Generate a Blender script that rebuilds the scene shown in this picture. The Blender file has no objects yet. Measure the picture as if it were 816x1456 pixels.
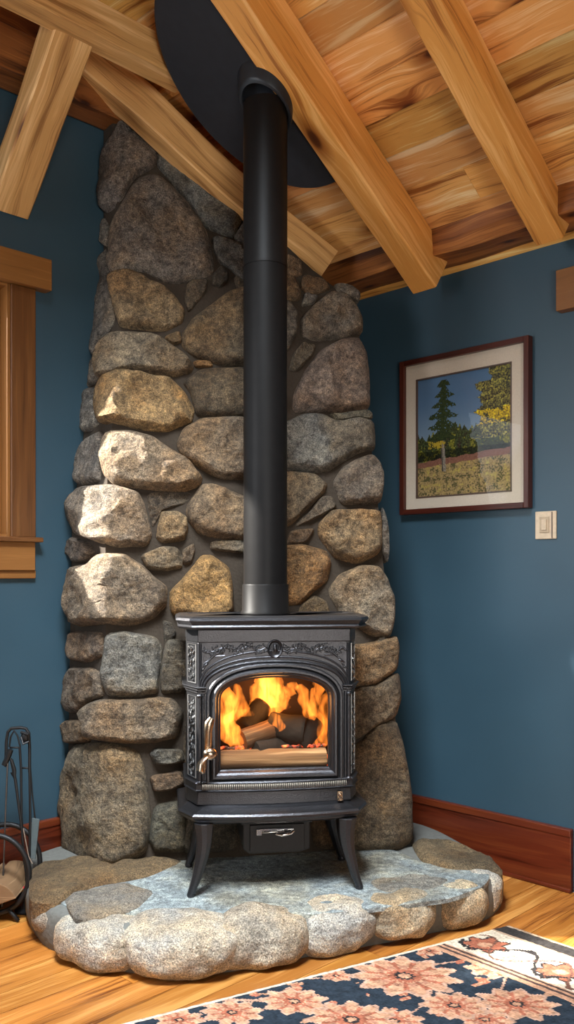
import bpy, math, random
from mathutils import Vector, Matrix, noise as mnoise
from math import pi, sin, cos, sqrt, atan2, radians

scene = bpy.context.scene
COL = scene.collection
R2 = sqrt(2)
H = 1.18          # camera height above the floor
F = 1245.0        # focal length in pixels of the 816x1456 frame
CY = 815.0        # horizon row
K = 4.3           # distance to the room corner
HT = 0.138        # hearth top height

# ------------------------------------------------------------------ camera, world, sun, lights
cam = bpy.data.cameras.new('camera'); camo = bpy.data.objects.new('camera', cam); COL.objects.link(camo)
camo.location = (0, 0, H); camo.rotation_euler = (pi/2, 0, 0)
cam.sensor_fit = 'VERTICAL'; cam.sensor_height = 36.0; cam.lens = F*36/1456
cam.shift_y = (CY-728)/1456; cam.clip_start = 0.05; cam.clip_end = 100
scene.camera = camo
scene.view_settings.view_transform = 'Standard'; scene.view_settings.look = 'None'
scene.view_settings.gamma = 1.0; scene.view_settings.use_curve_mapping = False
scene.view_settings.exposure = -0.48
scene.cycles.use_denoising = True
scene.cycles.max_bounces = 10; scene.cycles.transparent_max_bounces = 24
scene.cycles.caustics_reflective = False; scene.cycles.caustics_refractive = False
scene.cycles.sample_clamp_indirect = 6

def make_world():
    w = bpy.data.worlds.new('outdoors'); scene.world = w; w.use_nodes = True
    nt = w.node_tree; nt.nodes.clear(); N = nt.nodes.new; L = nt.links.new
    tc = N('ShaderNodeTexCoord'); sep = N('ShaderNodeSeparateXYZ'); L(tc.outputs['Generated'], sep.inputs[0])
    nz = N('ShaderNodeTexNoise'); nz.inputs['Scale'].default_value = 9; nz.inputs['Detail'].default_value = 6
    L(tc.outputs['Generated'], nz.inputs['Vector'])
    ad = N('ShaderNodeMath'); ad.operation = 'MULTIPLY_ADD'; L(nz.outputs[0], ad.inputs[0]); ad.inputs[1].default_value = 0.5
    L(sep.outputs[2], ad.inputs[2])
    cr = N('ShaderNodeValToRGB'); e = cr.color_ramp.elements
    e[0].position = 0.18; e[0].color = (.75, .8, .85, 1)
    e[1].position = 0.24; e[1].color = (.16, .22, .08, 1)
    for p, c in ((.36, (.13, .2, .07, 1)), (.40, (.8, .88, 1, 1)), (.75, (.55, .72, 1, 1))):
        x = e.new(p); x.color = c
    L(ad.outputs[0], cr.inputs[0])
    bg = N('ShaderNodeBackground'); bg.inputs[1].default_value = 3.0; L(cr.outputs[0], bg.inputs[0])
    out = N('ShaderNodeOutputWorld'); L(bg.outputs[0], out.inputs[0])
make_world()

def add_sun(direction, strength, angle, color):
    l = bpy.data.lights.new('sun', 'SUN'); o = bpy.data.objects.new('sun', l); COL.objects.link(o)
    l.energy = strength; l.angle = radians(angle); l.color = color
    o.rotation_euler = Vector(direction).to_track_quat('-Z', 'Y').to_euler(); o.location = (-4, 3, 5)
def add_area(name, loc, target, sx, sy, power, color, spread=180):
    l = bpy.data.lights.new(name, 'AREA'); o = bpy.data.objects.new(name, l); COL.objects.link(o)
    l.shape = 'RECTANGLE'; l.size = sx; l.size_y = sy; l.energy = power; l.color = color; l.spread = radians(spread)
    o.location = loc; o.rotation_euler = (Vector(target)-Vector(loc)).to_track_quat('-Z', 'Y').to_euler()
add_sun((.97, -.01, -.58), 42.0, 2.0, (1.0, .95, .86))
# unseen area fills added inside the closed shell, standing in for unbuilt daylight openings
add_area('overhead_fill', (-0.35, 1.35, 3.3), (-0.15, 2.75, 0.1), 0.9, 0.9, 80, (.86, .94, 1.0), 75)
add_area('rear_fill', (1.4, -1.9, 1.0), (0.1, 2.8, 3.0), 2.4, 1.4, 95, (1.0, .93, .84), 110)
add_area('side_fill', (-2.45, 1.35, 1.9), (0.95, 3.45, 1.5), 1.1, 1.2, 17, (.95, .97, 1.0), 90)

# ------------------------------------------------------------------ coordinates
def UD(u, d, z): return Vector(((u-d)/R2, K-(u+d)/R2, z))       # u: distance from left wall, d: from right wall
def wallR(px, py, off=0.0):                                       # photo point on a plane parallel to the right wall -> (u, z)
    m = (px-408)/F; Y = (K-R2*off)/(1+m); X = m*Y
    return (X+K-Y)/R2, H+(CY-py)/F*Y
def onz(px, py, z):                                               # photo point on a horizontal plane
    Y = (H-z)*F/(py-CY); return Vector(((px-408)/F*Y, Y, z))

# ------------------------------------------------------------------ mesh builder
rnd = random.Random(7)
def lerp(a, b, t): return a+(b-a)*t
def smooth(t): t = max(0, min(1, t)); return t*t*(3-2*t)
def tab(t, x):
    if x <= t[0][0]: return t[0][1]
    for (a, va), (b, vb) in zip(t, t[1:]):
        if x <= b: return lerp(va, vb, (x-a)/(b-a))
    return t[-1][1]

class MB:
    def __init__(s, xf=None): s.v = []; s.f = []; s.uv = []; s.col = []; s.xf = xf; s.sm = []
    def vert(s, p): s.v.append(Vector(s.xf(*p)) if s.xf else Vector(p)); return len(s.v)-1
    def face(s, ids, uv=None, col=(1, 1, 1), smooth=False):
        s.f.append(tuple(ids)); s.uv.append(uv or [(0, 0)]*len(ids)); s.col.append(col); s.sm.append(smooth)
    def box(s, x0, x1, y0, y1, z0, z1, long='x', col=(1, 1, 1), off=None):
        if off is None: off = (rnd.uniform(0, 40), rnd.uniform(0, 40))
        c = [(x, y, z) for x in (x0, x1) for y in (y0, y1) for z in (z0, z1)]
        ids = [s.vert(p) for p in c]
        ax = 'xyz'.index(long)
        for q in ((0, 1, 3, 2), (4, 6, 7, 5), (0, 4, 5, 1), (2, 3, 7, 6), (0, 2, 6, 4), (1, 5, 7, 3)):
            ps = [c[i] for i in q]
            ext = [max(p[k] for p in ps)-min(p[k] for p in ps) for k in range(3)]
            flat = min(range(3), key=lambda k: ext[k]) if min(ext) < 1e-9 else 0
            axes = [k for k in range(3) if k != flat]
            if ax in axes: U = ax; V = [k for k in axes if k != ax][0]
            else: U, V = axes
            s.face([ids[i] for i in q], [(p[U]+off[0], p[V]+off[1]+.31*flat) for p in ps], col)
        return ids
    def prism(s, poly, a, b, f, col=(1, 1, 1)):     # poly of 2D points, f(p, t) -> 3D; extruded from t=a to t=b
        o = (rnd.uniform(0, 40), rnd.uniform(0, 40))
        A = [s.vert(f(p, a)) for p in poly]; B = [s.vert(f(p, b)) for p in poly]
        uv = [(p[0]+o[0], p[1]+o[1]) for p in poly]; n = len(poly)
        s.face(A[::-1], uv[::-1], col); s.face(B, uv, col)
        for i in range(n):
            j = (i+1) % n
            s.face((A[i], A[j], B[j], B[i]), [uv[i], uv[j], (uv[j][0]+b-a, uv[j][1]), (uv[i][0]+b-a, uv[i][1])], col)
    def loft(s, rings, closed=True, cap0=True, cap1=True, sm=True, uvs=1.0):
        R = [[s.vert(p) for p in r] for r in rings]; n = len(R[0])
        o = (rnd.uniform(0, 40), rnd.uniform(0, 40)); acc = 0
        for k in range(len(R)-1):
            dl = (s.v[R[k+1][0]]-s.v[R[k][0]]).length
            for i in range(n if closed else n-1):
                j = (i+1) % n
                w = .02*uvs
                s.face((R[k][i], R[k][j], R[k+1][j], R[k+1][i]), [(acc+o[0], i*w+o[1]), (acc+o[0], (i+1)*w+o[1]), (acc+dl+o[0], (i+1)*w+o[1]), (acc+dl+o[0], i*w+o[1])], smooth=sm)
            acc += dl
        if cap0: s.face(R[0][::-1])
        if cap1: s.face(R[-1])
        return R
    def tube(s, pts, r, n=12, flat=1.0, cap=True, up=Vector((0, 0, 1))):
        pts = [Vector(p) for p in pts]; rings = []
        prev = None
        for i, p in enumerate(pts):
            t = (pts[min(i+1, len(pts)-1)]-pts[max(i-1, 0)]).normalized()
            if prev is None:
                a = t.cross(up)
                if a.length < 1e-3: a = t.cross(Vector((0, 1, 0)))
                a.normalize()
            else: a = (prev-t*prev.dot(t)).normalized()
            prev = a; b = t.cross(a); rr = r[i] if isinstance(r, (list, tuple)) else r
            rings.append([p+a*cos(2*pi*k/n)*rr+b*sin(2*pi*k/n)*rr*flat for k in range(n)])
        s.loft(rings, cap0=cap, cap1=cap)
    def lathe(s, prof, n=32, c=(0, 0, 0), cap0=True, cap1=True):     # prof: (r, z)
        s.loft([[(c[0]+r*cos(2*pi*k/n), c[1]+r*sin(2*pi*k/n), c[2]+z) for k in range(n)] for r, z in prof], cap0=cap0, cap1=cap1)
    def blob(s, c, rx, ry, rz, n=12, m=7, rot=None):
        rings = []
        for i in range(1, m):
            a = pi*i/m
            rings.append([(rx*sin(a)*cos(2*pi*k/n), ry*sin(a)*sin(2*pi*k/n), -rz*cos(a)) for k in range(n)])
        rings = [[(Vector(c)+(rot @ Vector(p) if rot else Vector(p))) for p in r] for r in rings]
        s.loft(rings)

def obj(name, mb, mat, parent=None, local=False, bevel=0, seg=2, solid=False, col=False):
    vs = mb.v
    if parent is None:
        if local: org = Vector((0, 0, 0))
        else:
            xs = [v.x for v in vs]; ys = [v.y for v in vs]; zs = [v.z for v in vs]
            org = Vector(((min(xs)+max(xs))/2, (min(ys)+max(ys))/2, min(zs)))
    else:
        org = Vector((0, 0, 0))
        if not local:
            p = parent
            while p: org += p.location; p = p.parent
    me = bpy.data.meshes.new(name); me.from_pydata([v-org for v in vs], [], mb.f)
    uvl = me.uv_layers.new(name='UVMap'); flat = []
    for u in mb.uv:
        for a in u: flat += a
    uvl.data.foreach_set('uv', flat)
    if col:
        ca = me.color_attributes.new('tint', 'FLOAT_COLOR', 'CORNER'); cc = []
        for f, c in zip(mb.f, mb.col): cc += [*c, 1.0]*len(f)
        ca.data.foreach_set('color', cc)
    me.polygons.foreach_set('use_smooth', mb.sm)
    me.materials.append(mat); me.update()
    import bmesh
    bm = bmesh.new(); bm.from_mesh(me); bmesh.ops.recalc_face_normals(bm, faces=bm.faces); bm.to_mesh(me); bm.free()
    if any(mb.sm):
        bm = bmesh.new(); bm.from_mesh(me)
        for e in bm.edges:
            if len(e.link_faces) == 2 and e.calc_face_angle(0) > radians(38): e.smooth = False
        bm.to_mesh(me); bm.free()
    o = bpy.data.objects.new(name, me); COL.objects.link(o)
    if parent: o.parent = parent
    else: o.location = org
    if bevel:
        b = o.modifiers.new('bevel', 'BEVEL'); b.width = bevel; b.segments = seg; b.limit_method = 'ANGLE'; b.angle_limit = radians(40); b.harden_normals = False
    return o
def thing(name, label, cat, loc=(0, 0, 0), rz=0, group=None):
    o = bpy.data.objects.new(name, None); COL.objects.link(o); o.location = loc; o.rotation_euler = (0, 0, rz)
    o.empty_display_size = .05; tag(o, label, cat, group); return o
def tag(o, label, cat, group=None):
    o['label'] = label; o['category'] = cat
    if group: o['group'] = group
    return o
def struct(o): o['kind'] = 'structure'; return o

# ------------------------------------------------------------------ materials
def mat_new(name):
    m = bpy.data.materials.new(name); m.use_nodes = True; nt = m.node_tree
    b = nt.nodes['Principled BSDF']; return m, nt, b, nt.nodes.new, nt.links.new
def ramp(N, stops):
    c = N('ShaderNodeValToRGB'); e = c.color_ramp.elements
    e[0].position, e[0].color = stops[0][0], (*stops[0][1], 1); e[1].position, e[1].color = stops[-1][0], (*stops[-1][1], 1)
    for p, q in stops[1:-1]: x = e.new(p); x.color = (*q, 1)
    return c
def simple(name, color, rough=.5, metal=0, bump=0, bscale=60, spec=.5):
    m, nt, b, N, L = mat_new(name)
    b.inputs['Base Color'].default_value = (*color, 1); b.inputs['Roughness'].default_value = rough; b.inputs['Metallic'].default_value = metal
    b.inputs['Specular IOR Level'].default_value = spec
    tc = N('ShaderNodeTexCoord'); nz = N('ShaderNodeTexNoise'); nz.inputs['Scale'].default_value = bscale; nz.inputs['Detail'].default_value = 5
    L(tc.outputs['Object'], nz.inputs['Vector'])
    mx = N('ShaderNodeMixRGB'); mx.blend_type = 'MULTIPLY'; mx.inputs[0].default_value = .35; mx.inputs[1].default_value = (*color, 1)
    r = ramp(N, [(.3, (.55, .55, .55)), (.7, (1.15, 1.15, 1.15))]); L(nz.outputs[0], r.inputs[0]); L(r.outputs[0], mx.inputs[2]); L(mx.outputs[0], b.inputs['Base Color'])
    if bump:
        bp = N('ShaderNodeBump'); bp.inputs['Strength'].default_value = bump; bp.inputs['Distance'].default_value = .004
        L(nz.outputs[0], bp.inputs['Height']); L(bp.outputs[0], b.inputs['Normal'])
    return m
def wood(name, dark, mid, light, rough=.45, tint=False, knots=True, ks=1.0, bump=.25, gs=1.0):
    m, nt, b, N, L = mat_new(name)
    uv = N('ShaderNodeUVMap')
    def mapped(sx, sy):
        mp = N('ShaderNodeMapping'); mp.inputs['Scale'].default_value = (sx, sy, 1); return mp
    warp = N('ShaderNodeTexNoise'); warp.noise_dimensions = '2D'; warp.inputs['Scale'].default_value = 1.0; warp.inputs['Detail'].default_value = 2
    mw = mapped(2.2, 7); L(uv.outputs[0], mw.inputs[0]); L(mw.outputs[0], warp.inputs['Vector'])
    # knots
    kv = N('ShaderNodeTexVoronoi'); kv.voronoi_dimensions = '2D'; kv.inputs['Scale'].default_value = 1.0
    mk = mapped(2.4*ks, 5.5*ks); L(uv.outputs[0], mk.inputs[0]); L(mk.outputs[0], kv.inputs['Vector'])
    kd = N('ShaderNodeMath'); kd.operation = 'MULTIPLY_ADD'
    sepc = N('ShaderNodeSeparateColor'); L(kv.outputs['Color'], sepc.inputs[0])
    kr = N('ShaderNodeMapRange'); L(sepc.outputs[0], kr.inputs[0]); kr.inputs[1].default_value = .45; kr.inputs[2].default_value = .5; kr.inputs[3].default_value = 1.0; kr.inputs[4].default_value = 0.0
    L(kr.outputs[0], kd.inputs[0]); kd.inputs[1].default_value = 1.0; L(kv.outputs['Distance'], kd.inputs[2])
    # grain coordinate: v + warp, bent round the knots
    kf = N('ShaderNodeMapRange'); kf.interpolation_type = 'SMOOTHSTEP'; L(kd.outputs[0], kf.inputs[0]); kf.inputs[1].default_value = 0; kf.inputs[2].default_value = .38; kf.inputs[3].default_value = .035 if knots else 0; kf.inputs[4].default_value = 0
    sx = N('ShaderNodeSeparateXYZ'); L(uv.outputs[0], sx.inputs[0])
    wv = N('ShaderNodeMath'); wv.operation = 'MULTIPLY_ADD'; L(warp.outputs[0], wv.inputs[0]); wv.inputs[1].default_value = .05; L(sx.outputs[1], wv.inputs[2])
    wv2 = N('ShaderNodeMath'); wv2.operation = 'ADD'; L(wv.outputs[0], wv2.inputs[0]); L(kf.outputs[0], wv2.inputs[1])
    cb = N('ShaderNodeCombineXYZ'); L(sx.outputs[0], cb.inputs[0]); L(wv2.outputs[0], cb.inputs[1])
    def grain(sx_, sy_, det):
        mp = mapped(sx_, sy_); L(cb.outputs[0], mp.inputs[0]); n = N('ShaderNodeTexNoise'); n.noise_dimensions = '2D'; n.inputs['Scale'].default_value = 1; n.inputs['Detail'].default_value = det
        n.inputs['Roughness'].default_value = .6; L(mp.outputs[0], n.inputs['Vector']); return n
    g1 = grain(1.3*gs, 26*gs, 4); g2 = grain(4*gs, 190*gs, 3); g3 = grain(.8, 5, 2)
    s1 = N('ShaderNodeMath'); s1.operation = 'MULTIPLY_ADD'; L(g1.outputs[0], s1.inputs[0]); s1.inputs[1].default_value = .75
    s2 = N('ShaderNodeMath'); s2.operation = 'MULTIPLY'; L(g2.outputs[0], s2.inputs[0]); s2.inputs[1].default_value = .3; L(s2.outputs[0], s1.inputs[2])
    s3 = N('ShaderNodeMath'); s3.operation = 'MULTIPLY_ADD'; L(g3.outputs[0], s3.inputs[0]); s3.inputs[1].default_value = .45; L(s1.outputs[0], s3.inputs[2])
    cr = ramp(N, [(.56, dark), (.70, mid), (.78, mid), (.92, light)]); L(s3.outputs[0], cr.inputs[0])
    last = cr.outputs[0]
    if knots:
        kc = ramp(N, [(.0, (.10, .05, .02)), (.05, (.16, .08, .03)), (.085, (.55, .42, .3)), (.2, (1, 1, 1))]); L(kd.outputs[0], kc.inputs[0])
        mx = N('ShaderNodeMixRGB'); mx.blend_type = 'MULTIPLY'; mx.inputs[0].default_value = 1; L(last, mx.inputs[1]); L(kc.outputs[0], mx.inputs[2]); last = mx.outputs[0]
    if tint:
        at = N('ShaderNodeAttribute'); at.attribute_name = 'tint'
        mx = N('ShaderNodeMixRGB'); mx.blend_type = 'MULTIPLY'; mx.inputs[0].default_value = 1; L(last, mx.inputs[1]); L(at.outputs[0], mx.inputs[2]); last = mx.outputs[0]
    L(last, b.inputs['Base Color']); b.inputs['Roughness'].default_value = rough
    bp = N('ShaderNodeBump'); bp.inputs['Strength'].default_value = bump; bp.inputs['Distance'].default_value = .003; L(s1.outputs[0], bp.inputs['Height']); L(bp.outputs[0], b.inputs['Normal'])
    return m
def stone_mat(name, slab=False, soft=False):
    m, nt, b, N, L = mat_new(name)
    tc = N('ShaderNodeTexCoord'); oi = N('ShaderNodeObjectInfo')
    off = N('ShaderNodeVectorMath'); off.operation = 'ADD'; L(tc.outputs['Object'], off.inputs[0])
    sc = N('ShaderNodeVectorMath'); sc.operation = 'SCALE'; sc.inputs[0].default_value = (13, 7, 21); L(oi.outputs['Random'], sc.inputs[3]); L(sc.outputs[0], off.inputs[1])
    def nz(s, d, r=.6):
        n = N('ShaderNodeTexNoise'); n.inputs['Scale'].default_value = s; n.inputs['Detail'].default_value = d; n.inputs['Roughness'].default_value = r; L(off.outputs[0], n.inputs['Vector']); return n
    a = nz(7, 4); c = nz(45, 6, .7); d = nz(220, 3, .7)
    lo, hi = (.62, 1.35) if soft else (.28, 1.9)
    big = ramp(N, [(.32, (.62, .60, .58)), (.5, (1, .98, .95)), (.68, (1.35, 1.28, 1.15))]); L(a.outputs[0], big.inputs[0])
    med = ramp(N, [(.30, (lo, lo, lo)), (.5, (1, 1, 1)), (.70, (hi, hi*.98, hi*.93))]); L(c.outputs[0], med.inputs[0])
    fin = ramp(N, [(.34, (.40, .40, .40)), (.5, (1, 1, 1)), (.66, (1.8, 1.8, 1.8))]); L(d.outputs[0], fin.inputs[0])
    def mul(x, y):
        q = N('ShaderNodeMixRGB'); q.blend_type = 'MULTIPLY'; q.inputs[0].default_value = 1; L(x, q.inputs[1]); L(y, q.inputs[2]); return q.outputs[0]
    colr = mul(mul(mul(oi.outputs['Color'], big.outputs[0]), med.outputs[0]), fin.outputs[0])
    # ochre and grey patches
    p = nz(4.2, 5); pr = ramp(N, [(.45, (1, 1, 1)), (.62, (1.1, .93, .74))]); L(p.outputs[0], pr.inputs[0])
    colr = mul(colr, pr.outputs[0]); L(colr, b.inputs['Base Color'])
    b.inputs['Roughness'].default_value = .5 if slab else .78; b.inputs['Specular IOR Level'].default_value = .45
    st = N('ShaderNodeMapping'); st.inputs['Scale'].default_value = (26, 22, 42) if not slab else (14, 50, 30); st.inputs['Rotation'].default_value = (.5, .3, .4); L(off.outputs[0], st.inputs[0])
    sn = N('ShaderNodeTexNoise'); sn.inputs['Scale'].default_value = 1; sn.inputs['Detail'].default_value = 6; L(st.outputs[0], sn.inputs['Vector'])
    h1 = N('ShaderNodeMath'); h1.operation = 'MULTIPLY_ADD'; L(c.outputs[0], h1.inputs[0]); h1.inputs[1].default_value = 1.3; L(sn.outputs[0], h1.inputs[2])
    h2 = N('ShaderNodeMath'); h2.operation = 'MULTIPLY_ADD'; L(d.outputs[0], h2.inputs[0]); h2.inputs[1].default_value = .25; L(h1.outputs[0], h2.inputs[2])
    bp = N('ShaderNodeBump'); bp.inputs['Strength'].default_value = 1.0 if not slab else .6; bp.inputs['Distance'].default_value = .02; L(h2.outputs[0], bp.inputs['Height']); L(bp.outputs[0], b.inputs['Normal'])
    return m
def emis(name, color, strength):
    m, nt, b, N, L = mat_new(name); b.inputs['Emission Color'].default_value = (*color, 1); b.inputs['Emission Strength'].default_value = strength; b.inputs['Base Color'].default_value = (0, 0, 0, 1); return m
def glass_mat(name, ior=1.45, tint=(1, 1, 1), rough=0.0):
    m, nt, b, N, L = mat_new(name); nt.nodes.remove(b)
    t = N('ShaderNodeBsdfTransparent'); t.inputs[0].default_value = (*tint, 1); g = N('ShaderNodeBsdfGlossy'); g.inputs['Roughness'].default_value = rough
    fr = N('ShaderNodeFresnel'); fr.inputs[0].default_value = ior; mx = N('ShaderNodeMixShader')
    ge = N('ShaderNodeNewGeometry'); iv = N('ShaderNodeMath'); iv.operation = 'SUBTRACT'; iv.inputs[0].default_value = 1; L(ge.outputs['Backfacing'], iv.inputs[1])
    ml = N('ShaderNodeMath'); ml.operation = 'MULTIPLY'; L(fr.outputs[0], ml.inputs[0]); L(iv.outputs[0], ml.inputs[1])
    L(ml.outputs[0], mx.inputs[0]); L(t.outputs[0], mx.inputs[1]); L(g.outputs[0], mx.inputs[2]); L(mx.outputs[0], nt.nodes['Material Output'].inputs[0]); return m
def attr_mat(name, rough=.9, bump=0, bscale=500):
    m, nt, b, N, L = mat_new(name); at = N('ShaderNodeAttribute'); at.attribute_name = 'tint'; L(at.outputs[0], b.inputs['Base Color']); b.inputs['Roughness'].default_value = rough
    b.inputs['Specular IOR Level'].default_value = .15
    if bump:
        tc = N('ShaderNodeTexCoord'); nz = N('ShaderNodeTexNoise'); nz.inputs['Scale'].default_value = bscale; L(tc.outputs['Object'], nz.inputs['Vector'])
        bp = N('ShaderNodeBump'); bp.inputs['Strength'].default_value = bump; bp.inputs['Distance'].default_value = .004; L(nz.outputs[0], bp.inputs['Height']); L(bp.outputs[0], b.inputs['Normal'])
    return m
def paint_mat():
    m, nt, b, N, L = mat_new('blue_paint')
    tc = N('ShaderNodeTexCoord'); nz = N('ShaderNodeTexNoise'); nz.inputs['Scale'].default_value = 2.0; nz.inputs['Detail'].default_value = 3; L(tc.outputs['Object'], nz.inputs['Vector'])
    r = ramp(N, [(.35, (.032, .070, .100)), (.65, (.038, .082, .116))]); L(nz.outputs[0], r.inputs[0]); L(r.outputs[0], b.inputs['Base Color']); b.inputs['Roughness'].default_value = .42
    n2 = N('ShaderNodeTexNoise'); n2.inputs['Scale'].default_value = 260; n2.inputs['Detail'].default_value = 2; L(tc.outputs['Object'], n2.inputs['Vector'])
    bp = N('ShaderNodeBump'); bp.inputs['Strength'].default_value = .12; bp.inputs['Distance'].default_value = .002; L(n2.outputs[0], bp.inputs['Height']); L(bp.outputs[0], b.inputs['Normal']); return m

M = {}
M['blue'] = paint_mat()
M['boards'] = wood('ceiling_board_pine', (.30, .10, .02), (.80, .42, .13), (.98, .74, .40), .5, tint=True, ks=.8)
M['beam'] = wood('beam_fir', (.34, .11, .018), (.72, .33, .075), (.90, .50, .17), .5, ks=.7)
M['beam_pale'] = wood('beam_fir_pale', (.32, .15, .045), (.64, .36, .13), (.86, .56, .26), .55, ks=.7)
M['beam_red'] = wood('beam_reddish', (.05, .014, .004), (.24, .085, .022), (.42, .17, .045), .5, ks=1.3)
M['trim'] = wood('trim_brown', (.07, .026, .008), (.12, .045, .013), (.17, .07, .02), .4, knots=False)
M['trim_light'] = wood('trim_golden', (.15, .062, .015), (.24, .10, .026), (.32, .14, .04), .4, knots=False)
M['base'] = wood('baseboard_mahogany', (.05, .008, .003), (.11, .019, .007), (.15, .032, .010), .3, knots=False)
M['floor'] = wood('floor_oak', (.13, .035, .006), (.42, .16, .03), (.62, .29, .075), .32, tint=True, knots=False, bump=.15)
M['stone'] = stone_mat('field_stone')
M['boulder'] = stone_mat('hearth_boulder', soft=True)
M['slate'] = stone_mat('slate', slab=True)
M['mortar'] = simple('mortar', (.040, .028, .018), .95, 0, .9, 90)
M['pale_mortar'] = simple('hearth_mortar', (.15, .15, .135), .9, 0, .8, 70)
M['iron'] = simple('cast_iron', (.06, .06, .066), .33, .85, .25, 240)
M['iron_dark'] = simple('dark_iron', (.012, .012, .013), .5, .3, .2, 120)
M['pipe'] = simple('stovepipe_black', (.007, .0065, .0065), .45, .0, .05, 30, .12)
M['disc'] = simple('shield_black', (.018, .020, .026), .6, .0, .05, 30, .3)
M['nickel'] = simple('aged_nickel', (.50, .38, .27), .25, 1, .1, 120)
M['chrome'] = simple('chrome', (.75, .75, .75), .15, 1, .05, 120)
M['frame'] = wood('picture_frame_wood', (.03, .007, .004), (.065, .014, .008), (.10, .024, .011), .3, knots=False)
M['mat'] = simple('cream_mat_board', (.62, .53, .42), .85, 0, .05, 300)
M['fillet'] = simple('dark_fillet', (.10, .06, .045), .5)
M['switch'] = simple('ivory_plastic', (.66, .52, .36), .35)
M['glass'] = glass_mat('window_glass', 1.3)
M['pglass'] = glass_mat('picture_glass', 1.5)
M['sglass'] = glass_mat('stove_glass', 1.25, (.97, .93, .88))
M['log'] = wood('log_bark', (.02, .010, .005), (.20, .11, .05), (.50, .33, .18), .85, knots=False, bump=1.0, gs=1.0)
M['brown_log'] = wood('scorched_log', (.012, .006, .003), (.10, .05, .022), (.26, .14, .06), .85, knots=False, bump=1.0, gs=1.3)
M['char'] = simple('charred_wood', (.012, .008, .006), .85, 0, 1.0, 45)
M['firebrick'] = simple('sooty_firebrick', (.035, .02, .014), .9, 0, .5, 30)
M['red'] = simple('red_plastic', (.55, .02, .03), .4)
M['grey_paint'] = simple('grey_blade', (.10, .125, .13), .45, .4)

# ------------------------------------------------------------------ room shell
CE = 1.2365+H                       # ceiling height at d=0
def ceil_z(d): return CE+.65*d if d < 3.2 else CE+.65*3.2-.65*(d-3.2)
UM, DM = 5.5, 6.0
W0, W1 = 1.475, 2.60                # window opening in d
WZ0, WZ1 = .135+H, 1.075+H

def board_floor():
    mb = MB(UD); r = random.Random(3); u = 0; 
    while u < UM:
        w = .105; d = -r.uniform(0, 1.2)
        while d < DM:
            L = r.uniform(.9, 2.2); t = r.uniform(.72, 1.2); c = (t*r.uniform(.95, 1.08), t, t*r.uniform(.85, 1.05))
            d0, d1 = max(d, 0)+.0008, min(d+L, DM)-.0008
            if d1 > d0: mb.box(u+.0009, u+w-.0009, d0, d1, -.03, 0, long='y', col=c)
            d += L
        u += w
    return struct(obj('floor', mb, M['floor'], col=True))
board_floor()
mb = MB(UD); mb.box(0, UM, 0, DM, -.08, -.0305); struct(obj('trim_1', mb, M['fillet']))

def board_ceiling():
    mb = MB(UD); r = random.Random(11)
    k = 0; s = 0.0; cs = 1.1927
    while s < DM:
        w = .118; a, b = s+.0018, min(s+w-.0018, DM)
        if a < 3.2 < b: b = 3.2
        u = -r.uniform(0, 1.5)
        while u < UM:
            L = r.uniform(1.6, 3.6); t = r.choice((.7, .82, .9, .98, 1.05, 1.12))*r.uniform(.92, 1.08); c = (t, t*r.uniform(.86, 1.04), t*r.uniform(.75, 1.1))
            u0, u1 = max(u, 0)+.0005, min(u+L, UM)-.0005
            if u1 > u0+.01:
                o = (r.uniform(0, 40), r.uniform(0, 40))
                P = [(u0, a), (u1, a), (u1, b), (u0, b)]
                A = [mb.vert((p[0], p[1], ceil_z(p[1]))) for p in P]; B = [mb.vert((p[0], p[1], ceil_z(p[1])+.022)) for p in P]
                uv = [(p[0]+o[0], p[1]*cs+o[1]) for p in P]
                mb.face(A, uv, c); mb.face(B[::-1], uv, c)
                for i in range(4): j = (i+1) % 4; mb.face((A[i], A[j], B[j], B[i]), [uv[i], uv[j], uv[j], uv[i]], c)
            u += L
        s = s+w if b != 3.2 else 3.2
    o = obj('ceiling', mb, M['boards'], col=True); struct(o)
    mb = MB(UD)
    mb.prism([(0, ceil_z(0)+.022), (3.2, ceil_z(3.2)+.022), (DM, ceil_z(DM)+.022), (DM, ceil_z(DM)+.1), (3.2, ceil_z(3.2)+.1), (0, ceil_z(0)+.1)], 0, UM, lambda p, t: (t, p[0], p[1]))
    struct(obj('trim_2', mb, M['beam_red']))
board_ceiling()

g = lambda p, t: (t, p[0], p[1])
mb = MB(UD)
top = lambda d: ceil_z(d)+.05
mb.prism([(-.12, 0), (DM, 0), (DM, WZ0), (-.12, WZ0)], -.12, 0, g)
mb.prism([(-.12, WZ0), (W0, WZ0), (W0, WZ1), (-.12, WZ1)], -.12, 0, g)
mb.prism([(W1, WZ0), (DM, WZ0), (DM, WZ1), (W1, WZ1)], -.12, 0, g)
mb.prism([(-.12, WZ1), (DM, WZ1), (DM, top(DM)), (3.2, top(3.2)), (-.12, top(-.12))], -.12, 0, g)
struct(obj('wall_left', mb, M['blue']))
mb = MB(UD); mb.box(0, UM, -.12, 0, 0, CE+.06); struct(obj('wall_right', mb, M['blue']))
mb = MB(UD); mb.box(0, UM, DM, DM+.12, 0, ceil_z(DM)+.08); struct(obj('wall_back', mb, M['blue']))
mb = MB(UD); mb.prism([(0, 0), (DM, 0), (DM, top(DM)), (3.2, top(3.2)), (0, top(0))], UM, UM+.12, g); struct(obj('wall_side', mb, M['blue']))
# wooden gable infill above the left wall plate
mb = MB(UD); s = 2.98+.0
k = 0
while s < 4.45:
    e = s+.16
    d0 = max(.97, (s-CE)/.65+.01) if s > ceil_z(.97) else .97
    mb.box(.0, .02, d0, min(5.4, 6.4-(e-CE)/.65), s, e-.003, long='y'); s = e
struct(obj('trim_3', mb, M['beam_red']))
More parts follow.
